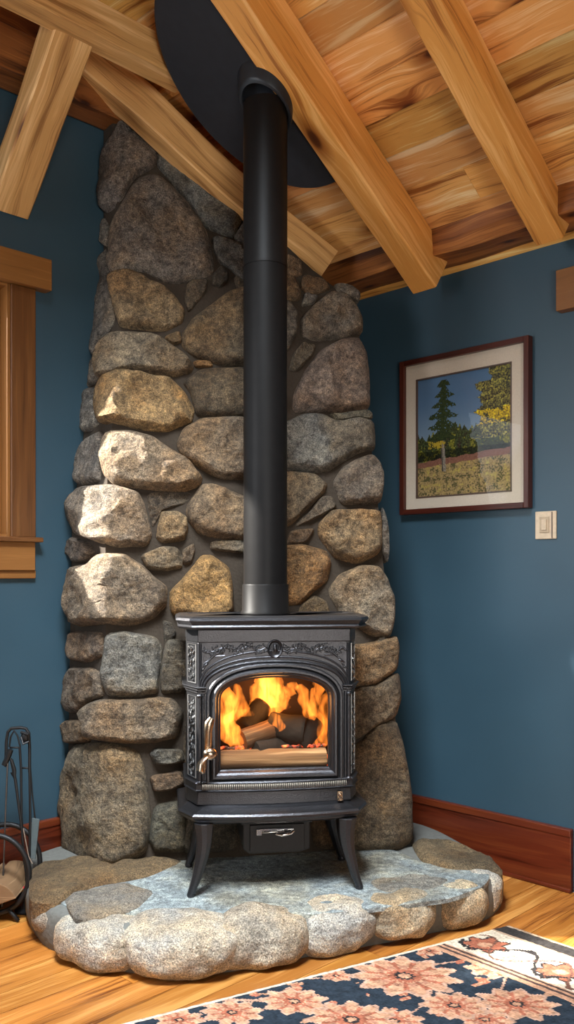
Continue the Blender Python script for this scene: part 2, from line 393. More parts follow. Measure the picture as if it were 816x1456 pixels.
# baseboards
uX = 1.50
mb = MB(UD); mb.box(.30, uX, .0, .022, .0, .222, long='x'); mb.box(.30, uX, .0, .028, .0, .016, long='x'); mb.box(.3, uX, 0, .026, .205, .234, long='x')
struct(obj('baseboard_right', mb, M['base'], bevel=.004))
mb = MB(UD); mb.box(.0, .022, .3, 5.9, .0, .222, long='y'); mb.box(0, .026, .3, 5.9, .205, .234, long='y'); struct(obj('baseboard_left', mb, M['base'], bevel=.004))

# window on the left wall
wn = bpy.data.objects.new('window_1', None); COL.objects.link(wn); wn.location = UD(0, (W0+W1)/2, WZ0); struct(wn)
def wpart(name, boxes, mat, bev=.003, lng='z'):
    mb = MB(UD)
    for b in boxes: mb.box(*b[:6], long=b[6] if len(b) > 6 else lng)
    return obj(name, mb, mat, wn, bevel=bev)
CW = .108
wpart('window_casing', [(0, .022, W0-CW, W0-.008, WZ0-.0, WZ1)], M['trim'])
wpart('window_casing', [(0, .022, W1+.008, W1+CW, WZ0-.0, WZ1)], M['trim'])
wpart('window_head', [(0, .050, W0-CW-.052, W1+CW+.05, WZ1, WZ1+.118, 'y')], M['trim_light'])
wpart('window_sill', [(0, .045, W0-CW-.02, W1+CW+.02, WZ0-.018, WZ0, 'y')], M['trim'])
wpart('window_apron', [(0, .026, W0-CW+.004, W1+CW, WZ0-.125, WZ0-.018, 'y'), (0, .016, W0-CW-.004, W1+CW, WZ0-.155, WZ0-.125, 'y')], M['trim_light'])
wpart('window_jamb', [(-.12, .012, W0-.008, W0+.004, WZ0, WZ1), (-.12, .012, W1-.004, W1+.008, WZ0, WZ1), (-.12, .01, W0, W1, WZ1-.010, WZ1, 'y'), (-.12, .01, W0, W1, WZ0, WZ0+.01, 'y')], M['trim_light'], .001)
wpart('window_sash', [(-.07, -.035, W0+.004, W0+.05, WZ0+.01, WZ1-.01), (-.07, -.035, W1-.05, W1-.004, WZ0+.01, WZ1-.01), (-.07, -.035, W0+.05, W1-.05, WZ1-.06, WZ1-.01, 'y'), (-.07, -.035, W0+.05, W1-.05, WZ0+.01, WZ0+.06, 'y')], M['trim_light'])
wpart('window_glass', [(-.056, -.050, W0+.04, W1-.04, WZ0+.05, WZ1-.05)], M['glass'], 0)
# door casing on the right wall, mostly out of frame
uh, zh1 = wallR(791, 385, .04); _, zh0 = wallR(791, 443, .04)
dn = bpy.data.objects.new('door_1', None); COL.objects.link(dn); dn.location = UD(1.95, 0, 0); struct(dn)
def dpart(name, b, mat, lng):
    mb = MB(UD); mb.box(*b, long=lng); return obj(name, mb, mat, dn, bevel=.003)
dpart('door_head', (uh, 2.45, .0, .045, zh0, zh1), M['trim_light'], 'x')
dpart('door_casing', (uh+.075, uh+.17, 0, .02, 0, zh0), M['trim'], 'z')
dpart('door_casing', (2.29, 2.40, 0, .02, 0, zh0), M['trim'], 'z')
dpart('door_panel', (uh+.17, 2.29, -.01, .012, 0.005, zh0-.01), M['trim'], 'z')

# ------------------------------------------------------------------ beams
def beam(name, p0, p1, w, h, up, mat, label, segs=24, rough=.002, taper=None, seed=0, curve=None):
    """timber with its bottom centre line from p0 to p1; up gives the direction of its depth"""
    p0, p1 = Vector(p0), Vector(p1); ex = (p1-p0); L = ex.length; ex.normalize()
    ey = Vector(up).cross(ex).normalized(); ez = ex.cross(ey).normalized()
    mb = MB(); o = (rnd.uniform(0, 40), rnd.uniform(0, 40))
    ch = .006
    prof = [(-w/2+ch, 0), (w/2-ch, 0), (w/2, ch), (w/2, h-ch), (w/2-ch, h), (-w/2+ch, h), (-w/2, h-ch), (-w/2, ch)]
    sub = []
    for i in range(8):
        a, b = prof[i], prof[(i+1) % 8]; n = 4 if i % 2 == 0 else 1
        for k in range(n): sub.append((lerp(a[0], b[0], k/n), lerp(a[1], b[1], k/n)))
    n = len(sub); acc = [0]
    for i in range(n): acc.append(acc[-1]+math.dist(sub[i], sub[(i+1) % n]))
    rows = []
    for s in range(segs+1):
        t = s/segs; x = L*t; row = []
        for (a, b) in sub:
            q = Vector((x*3, a*9, b*9+seed*3.1)); dn_ = mnoise.noise(q)*rough*2; dn2 = mnoise.noise(q+Vector((9, 2, 4)))*rough*2
            c = curve(t) if curve else Vector((0, 0, 0))
            row.append(mb.vert(p0+ex*x+ey*(a+dn_)+ez*(b+dn2)+c))
        rows.append(row)
    for s in range(segs):
        for i in range(n):
            j = (i+1) % n; x0, x1 = L*s/segs+o[0], L*(s+1)/segs+o[0]
            mb.face((rows[s][i], rows[s][j], rows[s+1][j], rows[s+1][i]), [(x0, acc[i]+o[1]), (x0, acc[i+1]+o[1]), (x1, acc[i+1]+o[1]), (x1, acc[i]+o[1])])
    for r in (rows[0][::-1], rows[-1]):
        mb.face(r, [(o[0]+mb.v[i].dot(ez)*.3, o[1]+mb.v[i].dot(ey)) for i in r])
    ob = obj(name, mb, mat); return tag(ob, label, 'beam')
def rafter(u, w, dep, d0, d1, mat, label, seed):
    beam('ceiling_rafter', UD(u, d0, ceil_z(d0)-dep), UD(u, d1, ceil_z(d1)-dep), w, dep*.838-.002, (0, 0, 1), mat, label, seed=seed)
rafter(.943, .114, .21, .165, 3.15, M['beam'], 'thick honey-coloured ceiling rafter passing just right of the black stovepipe', 1)
rafter(1.485, .112, .150, .155, 3.15, M['beam'], 'second honey-coloured ceiling rafter, upper right, ending above the framed picture', 2)
# wall plate on the right wall
mb_lab = 'rough dark wooden wall plate along the top of the right blue wall'
beam('wall_plate', UD(.36, .098, 1.252+H), UD(3.2, .098, 1.252+H), .185, .112, (0, 0, 1), M['beam_red'], mb_lab, rough=.006, segs=80, seed=5)
# left: wall plate, purlin and brace
beam('wall_plate', UD(.075, .985, 1.79+H), UD(.075, 4.4, 1.79+H), .13, .165, (0, 0, 1), M['beam_red'], 'dark reddish wooden wall plate at the top left, its sawn end beside the chimney top', rough=.004, seed=6)
beam('ceiling_purlin', UD(.475, 1.02, 1.80+H), UD(.475, 4.2, 1.80+H), .10, .12, (0, 0, 1), M['beam_pale'], 'pale horizontal purlin in the top left corner running to the black ceiling disc', rough=.004, seed=7)
beam('beam_brace', UD(.012, 1.465, 1.335+H), UD(.455, 1.465, 1.80+H), .15, .10, (-1, 1, .2), M['beam_pale'], 'short pale diagonal brace in the upper left, sawn lower end above the window', rough=.003, seed=8)
# sloping, slightly bowed beam over the chimney
def hipc(t): return Vector((0, -.045*sin(pi*min(1, t*1.1)), -.035*sin(pi*min(1, t*1.25))))
beam('hip_beam', Vector((.125, 3.69, 1.238+H)), Vector((-.80, 3.33, 1.90+H)), .115, .135, (0, 0, 1), M['beam_pale'], 'pale bowed sloping beam lying over the top of the stone chimney', rough=.003, seed=9, curve=hipc)

# ------------------------------------------------------------------ chimney
OFF = [(-1.05, 0), (.2, .08), (1.25, .30), (1.9, .38)]              # batter of the front face (relative z)
LFT = [(-1.05, 1.364), (.2, 1.386), (.8, 1.474), (1.2, 1.53), (1.9, 1.53)]
REDGE = [(385, 512), (420, 514), (500, 523), (600, 531), (680, 543), (750, 549), (830, 556), (900, 563), (1050, 573), (1200, 583)]
def yfront(x, zr): return 3.25+.2*x+tab(OFF, zr)
def surf(px, py):
    m = (px-408)/F; k = (CY-py)/F; Y = 3.4
    for _ in range(8):
        zr = k*Y; yf = (3.25+tab(OFF, zr))/(1-.2*m); yl = tab(LFT, zr)/(.8*m+.6) if .8*m+.6 > .1 else 0
        a, b = max(yf, yl), min(yf, yl); w = .035; Y = a+ (w*.5*(1-(a-b)/w)**2 if a-b < w else 0)
    t = smooth((yl-yf)/.06*.5+.5); nf = Vector((.2, -1, .16)).normalized(); nl = Vector((-.8, -.6, .05)).normalized()
    n = (nf*(1-t)+nl*t).normalized()
    return Vector((m*Y, Y, k*Y+H)), n
def smooth_poly(pts, n):
    pts = [Vector(p) for p in pts]
    for _ in range(2):
        q = []
        for i in range(len(pts)):
            a, b = pts[i], pts[(i+1) % len(pts)]; q += [a*.87+b*.13, a*.13+b*.87]
        pts = q
    ac = [0]
    for i in range(len(pts)): ac.append(ac[-1]+(pts[(i+1) % len(pts)]-pts[i]).length)
    out = []; k = 0
    for i in range(n):
        s = ac[-1]*i/n
        while ac[k+1] < s: k += 1
        t = (s-ac[k])/(ac[k+1]-ac[k]); out.append(pts[k].lerp(pts[(k+1) % len(pts)], t))
    return out
def stone(name, pts, sf, hgt, color, parent, seed, mat, N=64, shrink=1.03, sink=.05, facet=.75, clip=None):
    P = smooth_poly(pts, N); c = sum(P, Vector((0, 0)))/N
    size = sum((p-c).length for p in P)/N
    T = [(-.0, -sink), (0, -.012), (0, 0)] + [(t, None) for t in (.025, .06, .11, .17, .25, .34, .44, .54, .64, .74, .84, .92)]
    mb = MB(); rings = []; r = random.Random(seed)
    gx, gy = r.uniform(-.35, .35), r.uniform(-.35, .35)
    sv = Vector((seed*3.7, seed*1.3, 0))
    for t, hh in T:
        ring = []
        for i, p in enumerate(P):
            jit = 1+mnoise.noise(Vector((p.x*.06, p.y*.06, seed)))*.02
            q = c+(p-c)*(1-t)*shrink*jit
            s, n = sf(q.x, q.y)
            if hh is None:
                tt = min(1, t/.26); h = hgt*(1-(1-tt)**2.4)
                dx, dy = (q.x-c.x)/size, (q.y-c.y)/size
                h *= 1+.45*(gx*dx+gy*dy)
                w = min(1, t/.12)
                v = s*7+sv
                rg = 1-abs(mnoise.noise(v))*2.2
                vd = mnoise.voronoi(s*11+sv)[0]; h += w*hgt*facet*(rg*.5-.25)+w*hgt*.35*(vd[1]-vd[0]-.25)+w*.008*mnoise.noise(s*17+sv)+w*.0042*mnoise.noise(s*40+sv)+w*.002*mnoise.noise(s*90)
            else: h = hh
            ring.append(s+n*h)
        rings.append(ring)
    R = mb.loft(rings, cap0=False, cap1=False)
    s, n = sf(c.x, c.y); hc = sum(((Vector(q)-sf(c.x, c.y)[0]).dot(n) for q in rings[-1]), 0)/N
    ci = mb.vert(s+n*hc)
    for i in range(N): mb.face((R[-1][i], R[-1][(i+1) % N], ci), smooth=True)
    if clip: clip(mb)
    o = obj(name, mb, mat, parent); o.color = (*[c*.57 for c in color], 1); return o

chim = thing('stone_chimney', 'tall tapering chimney of grey and tan field stones filling the blue corner', 'chimney', (-.05, 3.5, HT))
def build_core():
    mb = MB(); zs = [HT+i*.035 for i in range(100)]; rings = []
    for z in zs:
        zr = z-H
        if zr > 1.95: break
        off = tab(OFF, zr); c = tab(LFT, zr)
        py = CY-F*zr/3.5; mR = (tab(REDGE, py)-8-408)/F
        # ridge and left wall meeting point, right corner
        x = (c-.6*(3.25+off))/.92; L = Vector((x, 3.25+off+.2*x)); WL = Vector(((c-.6*K+.0)/1.4, 0)); WL.y = K+WL.x
        Y = (3.25+off)/(1-.2*mR); R = Vector((mR*Y, Y)); WR = Vector((R.x+.0, K-R.x-.005)); WL = WL+Vector((.004, -.004))
        ring = []
        for a, b, n in ((WL, L, 12), (L, R, 34), (R, WR, 8)):
            for i in range(n): ring.append(a.lerp(b, i/n))
        ring += [WR, Vector((0.0, K-.01))]
        out = []
        for i, p in enumerate(ring):
            q = Vector((p.x, p.y, z)); d = 0
            if 1 <= i <= 54: d = mnoise.noise(q*14)*.012+mnoise.noise(q*40)*.004
            dirn = (Vector((0, 4.2))-p); dirn.normalize()
            u_, dd = (q.x+K-q.y)/R2, (K-q.x-q.y)/R2
            q2 = q+Vector((dirn.x, dirn.y, 0))*(.004+d); q2.z = min(z, ceil_z(max(0, dd))-.005, H+tab([(-.9, 1.84), (-.65, 1.80), (-.18, 1.46), (.0, 1.33), (.18, 1.18), (.31, 1.11), (.5, 1.08)], q.x))
            out.append(q2)
        rings.append(out)
    mb.loft(rings); return obj('mortar', mb, M['mortar'], chim)
build_core()
def z3(l): return [(80+x/2.914, 150+y/2.914) for x, y in l]
def z4(l): return [(80+x/2.914, 580+y/2.914) for x, y in l]
def z5(l): return [(390+x/2.695, 380+y/2.695) for x, y in l]
def z7(l): return [(x/2.911, 900+y/2.911) for x, y in l]
def zw(l): return [(490+x/2.503, 880+y/2.503) for x, y in l]
GR = (.27, .25, .225); GB = (.25, .255, .25); TAN = (.42, .30, .17); OCH = (.52, .34, .16); BR = (.25, .175, .11); DK = (.14, .115, .085); PK = (.31, .245, .20); LT = (.42, .38, .32); RU = (.36, .20, .08)
ST = [
 (z3([(285, 5), (380, 30), (425, 120), (410, 255), (330, 292), (270, 392), (205, 448), (190, 400), (190, 250), (240, 110)]), .035, (.30, .275, .26)),
 (z3([(395, 20), (530, 140), (660, 280), (770, 440), (775, 470), (730, 545), (640, 512), (600, 482), (540, 390), (430, 265), (420, 250), (430, 120)]), .035, (.25, .26, .25)),
 (z3([(390, 290), (440, 300), (540, 400), (610, 500), (640, 600), (648, 700), (470, 742), (380, 690), (310, 680), (240, 700), (220, 660), (225, 500), (290, 380), (330, 310)]), .045, (.29, .255, .225)),
 (z3([(290, 690), (350, 700), (400, 735), (490, 790), (530, 850), (520, 900), (450, 935), (300, 922), (262, 915), (245, 820), (238, 710)]), .05, TAN),
 (z3([(205, 590), (225, 700), (243, 760), (240, 900), (200, 960), (150, 1050), (140, 900), (142, 760), (158, 680)]), .02, GR),
 (z3([(240, 940), (380, 945), (460, 980), (540, 1040), (565, 1080), (550, 1110), (480, 1125), (300, 1100), (180, 1138), (170, 1090), (190, 1000)]), .055, (.37, .30, .21)),
 (z3([(148, 1050), (188, 1040), (172, 1140), (130, 1170), (122, 1110)]), .015, GR),
 (z3([(200, 460), (222, 520), (215, 590), (192, 570), (186, 500)]), .015, GR),
 (z3([(200, 1118), (260, 1098), (380, 1120), (480, 1140), (530, 1190), (566, 1260), (560, 1312), (540, 1316), (450, 1353), (330, 1338), (250, 1315), (180, 1318), (166, 1260), (168, 1180)]), .06, OCH),
 (z3([(130, 1170), (165, 1172), (166, 1250), (178, 1310), (150, 1345), (110, 1352), (90, 1300), (98, 1230)]), .02, GR),
 (z3([(800, 755), (720, 768), (640, 830), (570, 880), (525, 950), (525, 1000), (570, 1042), (680, 1072), (800, 1078), (880, 1040), (890, 850)]), .05, (.25, .19, .12)),
 (z3([(600, 1095), (700, 1088), (800, 1095), (810, 1285), (640, 1292), (580, 1288), (560, 1200), (525, 1150)]), .05, (.19, .14, .085)),
 (z3([(680, 665), (715, 690), (712, 730), (680, 755), (645, 745), (650, 700)]), .02, DK),
 (z3([(645, 545), (740, 562), (800, 620), (810, 750), (760, 722), (720, 680), (670, 645), (648, 600)]), .03, (.2, .19, .17)),
 (z3([(560, 722), (628, 722), (622, 770), (590, 812), (548, 857), (530, 800), (538, 745)]), .02, DK),
 (z3([(780, 470), (840, 480), (840, 640), (790, 600), (742, 560), (738, 540)]), .025, GR),
 (z3([(445, 960), (512, 935), (522, 985), (480, 992)]), .015, TAN),
 (z3([(565, 1060), (640, 1056), (650, 1082), (575, 1088)]), .015, RU),
 (z4([(500, 150), (530, 85), (600, 45), (700, 38), (800, 45), (815, 290), (700, 298), (600, 255), (518, 190)]), .06, (.33, .25, .17)),
 (z4([(210, 100), (300, 95), (400, 120), (470, 170), (550, 220), (602, 290), (590, 325), (520, 348), (360, 335), (240, 322), (203, 280), (190, 180)]), .06, (.45, .34, .23)),
 (z4([(180, 95), (190, 120), (188, 300), (120, 318), (84, 310), (82, 200), (108, 140)]), .02, (.3, .27, .24)),
 (z4([(100, 325), (230, 318), (340, 350), (362, 400), (396, 520), (370, 572), (250, 576), (160, 550), (78, 520), (54, 450), (58, 380)]), .055, (.40, .33, .26)),
 (z4([(435, 430), (500, 428), (540, 450), (546, 500), (532, 550), (440, 560), (413, 540), (423, 480)]), .035, TAN),
 (z4([(600, 320), (650, 316), (720, 345), (810, 380), (810, 555), (690, 545), (590, 520), (550, 470), (536, 418)]), .055, (.33, .23, .14)),
 (z4([(640, 550), (800, 552), (800, 606), (640, 590)]), .02, (.24, .2, .15)),
 (z4([(70, 533), (140, 558), (156, 600), (132, 637), (80, 642), (48, 600), (53, 550)]), .025, (.24, .19, .15)),
 (z4([(190, 605), (280, 608), (350, 650), (400, 700), (457, 740), (450, 820), (400, 872), (300, 905), (200, 892), (90, 905), (70, 850), (53, 750), (68, 660), (150, 648)]), .06, (.36, .28, .20)),
 (z4([(348, 612), (440, 573), (500, 578), (522, 620), (520, 662), (450, 677), (380, 668)]), .03, (.33, .25, .16)),
 (z4([(600, 615), (640, 612), (712, 660), (728, 720), (733, 868), (620, 885), (485, 855), (473, 820), (473, 760), (540, 690)]), .055, (.55, .32, .12)),  # orange glow left of the pipe base is put into this stone's colour
 (z4([(370, 350), (560, 350), (540, 395), (430, 425), (400, 500)]), .008, (.16, .125, .09)),
 (z4([(520, 590), (570, 560), (575, 590), (560, 640), (525, 650)]), .015, BR),
 (z4([(75, 925), (190, 928), (200, 960), (190, 1030), (130, 1057), (58, 1040), (53, 980)]), .03, (.26, .21, .17)),
 (z4([(440, 880), (480, 890), (500, 940), (450, 990), (445, 940)]), .015, DK),
 (z7([(440, 5), (520, -5), (640, 18), (674, 60), (666, 120), (655, 180), (655, 247), (560, 264), (448, 262), (428, 200), (433, 90)]), .045, (.30, .285, .25)),
 (z7([(300, 140), (380, 143), (425, 168), (428, 262), (380, 282), (350, 322), (290, 332), (268, 290), (270, 200)]), .03, (.23, .185, .145)),
 (z7([(400, 275), (560, 275), (650, 265), (712, 273), (755, 320), (747, 372), (732, 432), (640, 452), (520, 458), (388, 440), (373, 380), (360, 330)]), .06, (.31, .24, .17)),
 (z7([(285, 358), (350, 362), (370, 390), (370, 452), (300, 457), (263, 450), (268, 390)]), .03, (.22, .15, .09)),
 (z7([(300, 465), (430, 460), (570, 488), (602, 590), (617, 700), (622, 800), (602, 912), (440, 972), (360, 947), (286, 910), (286, 800), (260, 700), (276, 600)]), .05, (.31, .245, .165)),
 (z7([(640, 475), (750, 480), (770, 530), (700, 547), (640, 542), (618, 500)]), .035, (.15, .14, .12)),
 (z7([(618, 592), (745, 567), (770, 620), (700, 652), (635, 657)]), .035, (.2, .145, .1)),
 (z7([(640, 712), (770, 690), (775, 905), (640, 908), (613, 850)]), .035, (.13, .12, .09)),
 (z7([(690, 28), (780, 30), (780, 245), (668, 250), (660, 180), (675, 80)]), .04, (.15, .145, .13)),
 (z5([(210, 98), (270, 103), (310, 148), (336, 190), (336, 252), (270, 271), (180, 282), (108, 271), (101, 200), (150, 148)]), .05, (.30, .265, .225)),
 (z5([(265, 275), (322, 273), (350, 328), (362, 400), (364, 542), (280, 552), (150, 557), (73, 551), (78, 480), (120, 398), (180, 318)]), .05, (.31, .235, .19)),
 (z5([(10, 600), (60, 590), (110, 565), (180, 565), (240, 592), (320, 580), (378, 590), (383, 700), (330, 708), (270, 738), (200, 786), (120, 782), (20, 768), (-20, 700)]), .05, (.27, .26, .235)),
 (z5([(370, 718), (405, 748), (417, 820), (405, 902), (340, 910), (258, 907), (223, 830), (260, 770), (310, 738)]), .05, (.28, .225, .175)),
 (z5([(-30, 785), (20, 780), (150, 790), (202, 830), (192, 862), (120, 932), (60, 992), (-20, 1000)]), .04, (.33, .25, .16)),
 (z5([(215, 933), (300, 929), (403, 933), (410, 1000), (407, 1092), (320, 1138), (228, 1112), (173, 1030), (170, 985)]), .055, (.45, .31, .17)),
 (z5([(-40, 1070), (20, 1066), (100, 1063), (200, 1088), (215, 1130), (202, 1202), (150, 1242), (100, 1292), (-40, 1300)]), .04, (.40, .24, .11)),  # warm glow right of the pipe base painted into the stone colour
 (z5([(330, 1143), (400, 1148), (430, 1188), (457, 1270), (460, 1342), (442, 1418), (370, 1412), (300, 1362), (258, 1342), (207, 1240), (250, 1178)]), .055, (.36, .29, .21)),
 (z5([(115, 98), (170, 108), (150, 142), (103, 152)]), .02, GR),
 (z5([(-10, 125), (60, 130), (90, 180), (87, 250), (50, 322), (-10, 332)]), .035, (.27, .24, .2)),
 (z5([(110, 288), (157, 298), (150, 332), (90, 398), (56, 392), (73, 330)]), .025, (.22, .18, .13)),
 (z5([(220, 878), (240, 920), (180, 952), (90, 995), (66, 995), (130, 938), (180, 878)]), .025, (.2, .155, .11)),
 (z5([(412, 915), (430, 960), (440, 1010), (437, 1132), (414, 1095), (411, 1000)]), .02, GR),
 (z5([(60, 1008), (157, 1000), (120, 1060), (48, 1064)]), .02, BR),
 (z5([(100, 1295), (150, 1255), (200, 1280), (215, 1330), (150, 1350), (90, 1345)]), .02, (.25, .17, .09)),
  ([(432, 390), (462, 398), (470, 412), (440, 420), (426, 408)], .02, BR), ([(474, 404), (500, 408), (513, 420), (508, 432), (482, 418)], .02, GR), ([(405, 362), (428, 372), (430, 392), (408, 396)], .02, BR),
 (z5([(20, 20), (70, 30), (105, 90), (95, 130), (20, 125)]), .02, (.2, .15, .1)),
 (z5([(250, 560), (360, 545), (374, 560), (374, 582), (320, 575), (245, 588), (210, 560)]), .012, (.2, .17, .12)),
 (z5([(400, 1415), (450, 1420), (470, 1440), (470, 1456), (380, 1450)]), .012, DK),
 (zw([(30, 92), (80, 88), (182, 60), (194, 100), (187, 180), (110, 232), (20, 242)]), .035, (.40, .27, .15)),
 (zw([(20, 252), (120, 232), (190, 188), (200, 280), (182, 348), (110, 380), (60, 420), (-20, 442), (-20, 260)]), .035, (.27, .20, .13)),
 (zw([(60, 440), (120, 372), (186, 372), (212, 470), (237, 620), (241, 780), (180, 828), (80, 822), (-20, 810), (-20, 500)]), .045, (.25, .19, .125)),
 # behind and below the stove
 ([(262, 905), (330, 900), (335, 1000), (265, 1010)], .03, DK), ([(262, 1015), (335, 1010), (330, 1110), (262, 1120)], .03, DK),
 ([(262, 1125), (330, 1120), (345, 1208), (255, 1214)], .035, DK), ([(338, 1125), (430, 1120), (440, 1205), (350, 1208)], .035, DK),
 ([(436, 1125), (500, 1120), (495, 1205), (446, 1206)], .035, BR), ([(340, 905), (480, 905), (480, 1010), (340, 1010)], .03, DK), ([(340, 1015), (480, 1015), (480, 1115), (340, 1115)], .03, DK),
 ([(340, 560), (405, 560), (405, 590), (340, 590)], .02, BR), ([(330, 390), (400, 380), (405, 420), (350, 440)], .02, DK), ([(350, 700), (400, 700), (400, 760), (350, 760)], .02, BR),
]
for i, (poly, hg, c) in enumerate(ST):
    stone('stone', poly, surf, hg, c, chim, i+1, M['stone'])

# ------------------------------------------------------------------ hearth
hearth = thing('raised_hearth', 'low rounded hearth with a blue-grey slate top and a rim of pale boulders', 'hearth', (-.05, 3.0, 0))
foot = [(-.98, 3.30), (-.90, 3.05), (-.86, 2.93), (-.76, 2.76), (-.62, 2.67), (-.46, 2.585), (-.30, 2.57), (-.15, 2.60), (.05, 2.695), (.29, 2.79), (.53, 2.90), (.68, 2.98), (.76, 3.10), (.755, 3.26), (.62, 3.62), (.40, 3.86), (.0, 4.2), (-.45, 3.80)]
def build_slab():
    P = smooth_poly(foot, 160); c = Vector((-.05, 3.3)); P = [p+((p-c).normalized()*.012 if p.y < 3.3 else Vector((0, 0))) for p in P]; mb = MB(); rings = []
    for ins, z in ((0.01, .0), (0.0, .03), (.0, .085), (.006, .11), (.018, .124), (.04, .131), (.08, .133), (.15, .133), (.25, .133), (.4, .133), (.6, .133), (.8, .133), (.97, .133)):
        r = []
        for p in P:
            q = p+(c-p)*(ins/1.0 if ins < .1 else ins)
            w = 1 if ins > .03 else .6
            nz = mnoise.noise(Vector((q.x*5, q.y*5, z*4)))*.006*w + mnoise.noise(Vector((q.x*16, q.y*16, z*9)))*.0025
            if z < .12: r.append((q.x+(p-c).normalized().x*nz, q.y+(p-c).normalized().y*nz, z))
            else: r.append((q.x, q.y, z+nz*.5))
        rings.append(r)
    mb.loft(rings); obj('mortar_bed', mb, M['pale_mortar'], hearth)
    mb = MB(); Q = smooth_poly([(104, 1232), (58, 1262), (100, 1292), (200, 1300), (300, 1308), (400, 1300), (470, 1296), (560, 1286), (640, 1276), (690, 1258), (700, 1238), (600, 1226), (560, 1205), (300, 1205), (200, 1226)], 140)
    Q = [onz(q.x, q.y, HT).to_2d() for q in Q]; c = sum(Q, Vector((0, 0)))/len(Q); rings = []
    for sc, z in ((1.0, .120), (1.0, .1345), (.985, .1375), (.94, .1385), (.85, .138), (.7, .138), (.5, .138), (.25, .138), (.03, .138)):
        rings.append([((c+(q-c)*sc).x, (c+(q-c)*sc).y, z+(mnoise.noise(Vector(((c+(q-c)*sc).x*6, (c+(q-c)*sc).y*11, 0)))*.003 if z > .13 else 0)) for q in Q])
    mb.loft(rings); o = obj('slate_top', mb, M['slate'], hearth); o.color = (.245, .285, .30, 1); return o
build_slab()
def boulder(cx, cy, a, b, h, ang, color, seed, z0=0.0, zc=None):
    mb = MB(); n, m = 56, 30; ca, sa = cos(ang), sin(ang); rings = []
    for i in range(m+1):
        f = -pi/2+pi*(i+.3)/(m+.6); r = []
        for k in range(n):
            t = 2*pi*k/n; e = .78
            sg = lambda v: (abs(v)**e)*(1 if v >= 0 else -1)
            x = a*sg(cos(f))*sg(cos(t)); y = b*sg(cos(f))*sg(sin(t)); z = h/2*(abs(sin(f))**.62)*(1 if f > 0 else -1)
            v = Vector((x, y, z)); q = v*7+Vector((seed*5.1, seed*2.3, 0))
            d = mnoise.noise(q)*.020+(.5-abs(mnoise.noise(q*1.3+Vector((4, 4, 4)))))*.022+mnoise.noise(q*2.6)*.008+mnoise.noise(q*7)*.002
            v = v+v.normalized()*d
            r.append((cx+v.x*ca-v.y*sa, cy+v.x*sa+v.y*ca, z0+max(.0, h/2+v.z)))
        rings.append(r)
    mb.loft(rings); o = obj('boulder', mb, M['boulder'], hearth); o.color = (*color, 1); return o
PALE = (.50, .485, .45); CRM = (.54, .48, .37)
for i, (px, hw, by, b, h, ang, c) in enumerate([
    (64, 34, 1338, .085, .125, -1.0, (.36, .32, .27)), (122, 62, 1378, .115, .142, -.55, PALE), (253, 80, 1395, .12, .145, .03, PALE),
    (375, 68, 1379, .10, .142, .28, (.44, .39, .32)), (487, 52, 1356, .095, .140, .38, PALE), (578, 47, 1341, .085, .145, .42, CRM),
    (668, 38, 1321, .075, .135, .5, CRM), (704, 26, 1294, .06, .13, 1.1, PALE)]):
    p = onz(px, by, 0); a = hw*p.y/F*1.08
    nx, ny = (-sin(ang), cos(ang))
    boulder(p.x+nx*b*.70, p.y+ny*b*.70, a, b, h, ang, c, i+3)
flat = lambda z: (lambda px, py: (onz(px, py, z), Vector((0, 0, 1))))
for i, (pl, hg, c) in enumerate([
    ([(43, 1236), (100, 1222), (262, 1222), (215, 1246), (130, 1262), (80, 1285), (44, 1282)], .022, (.25, .17, .09)),
    ([(585, 1197), (640, 1200), (695, 1222), (716, 1240), (640, 1236), (600, 1224)], .022, (.26, .19, .11)),
    ([(525, 1252), (590, 1244), (640, 1250), (610, 1266), (545, 1270)], .005, (.34, .32, .28)),
    ([(90, 1275), (170, 1255), (220, 1268), (190, 1295), (110, 1310)], .010, (.34, .31, .27))]):
    stone('flat_stone', pl, flat(HT), hg, [v*1.25 for v in c], hearth, 80+i, M['boulder'], facet=.25)

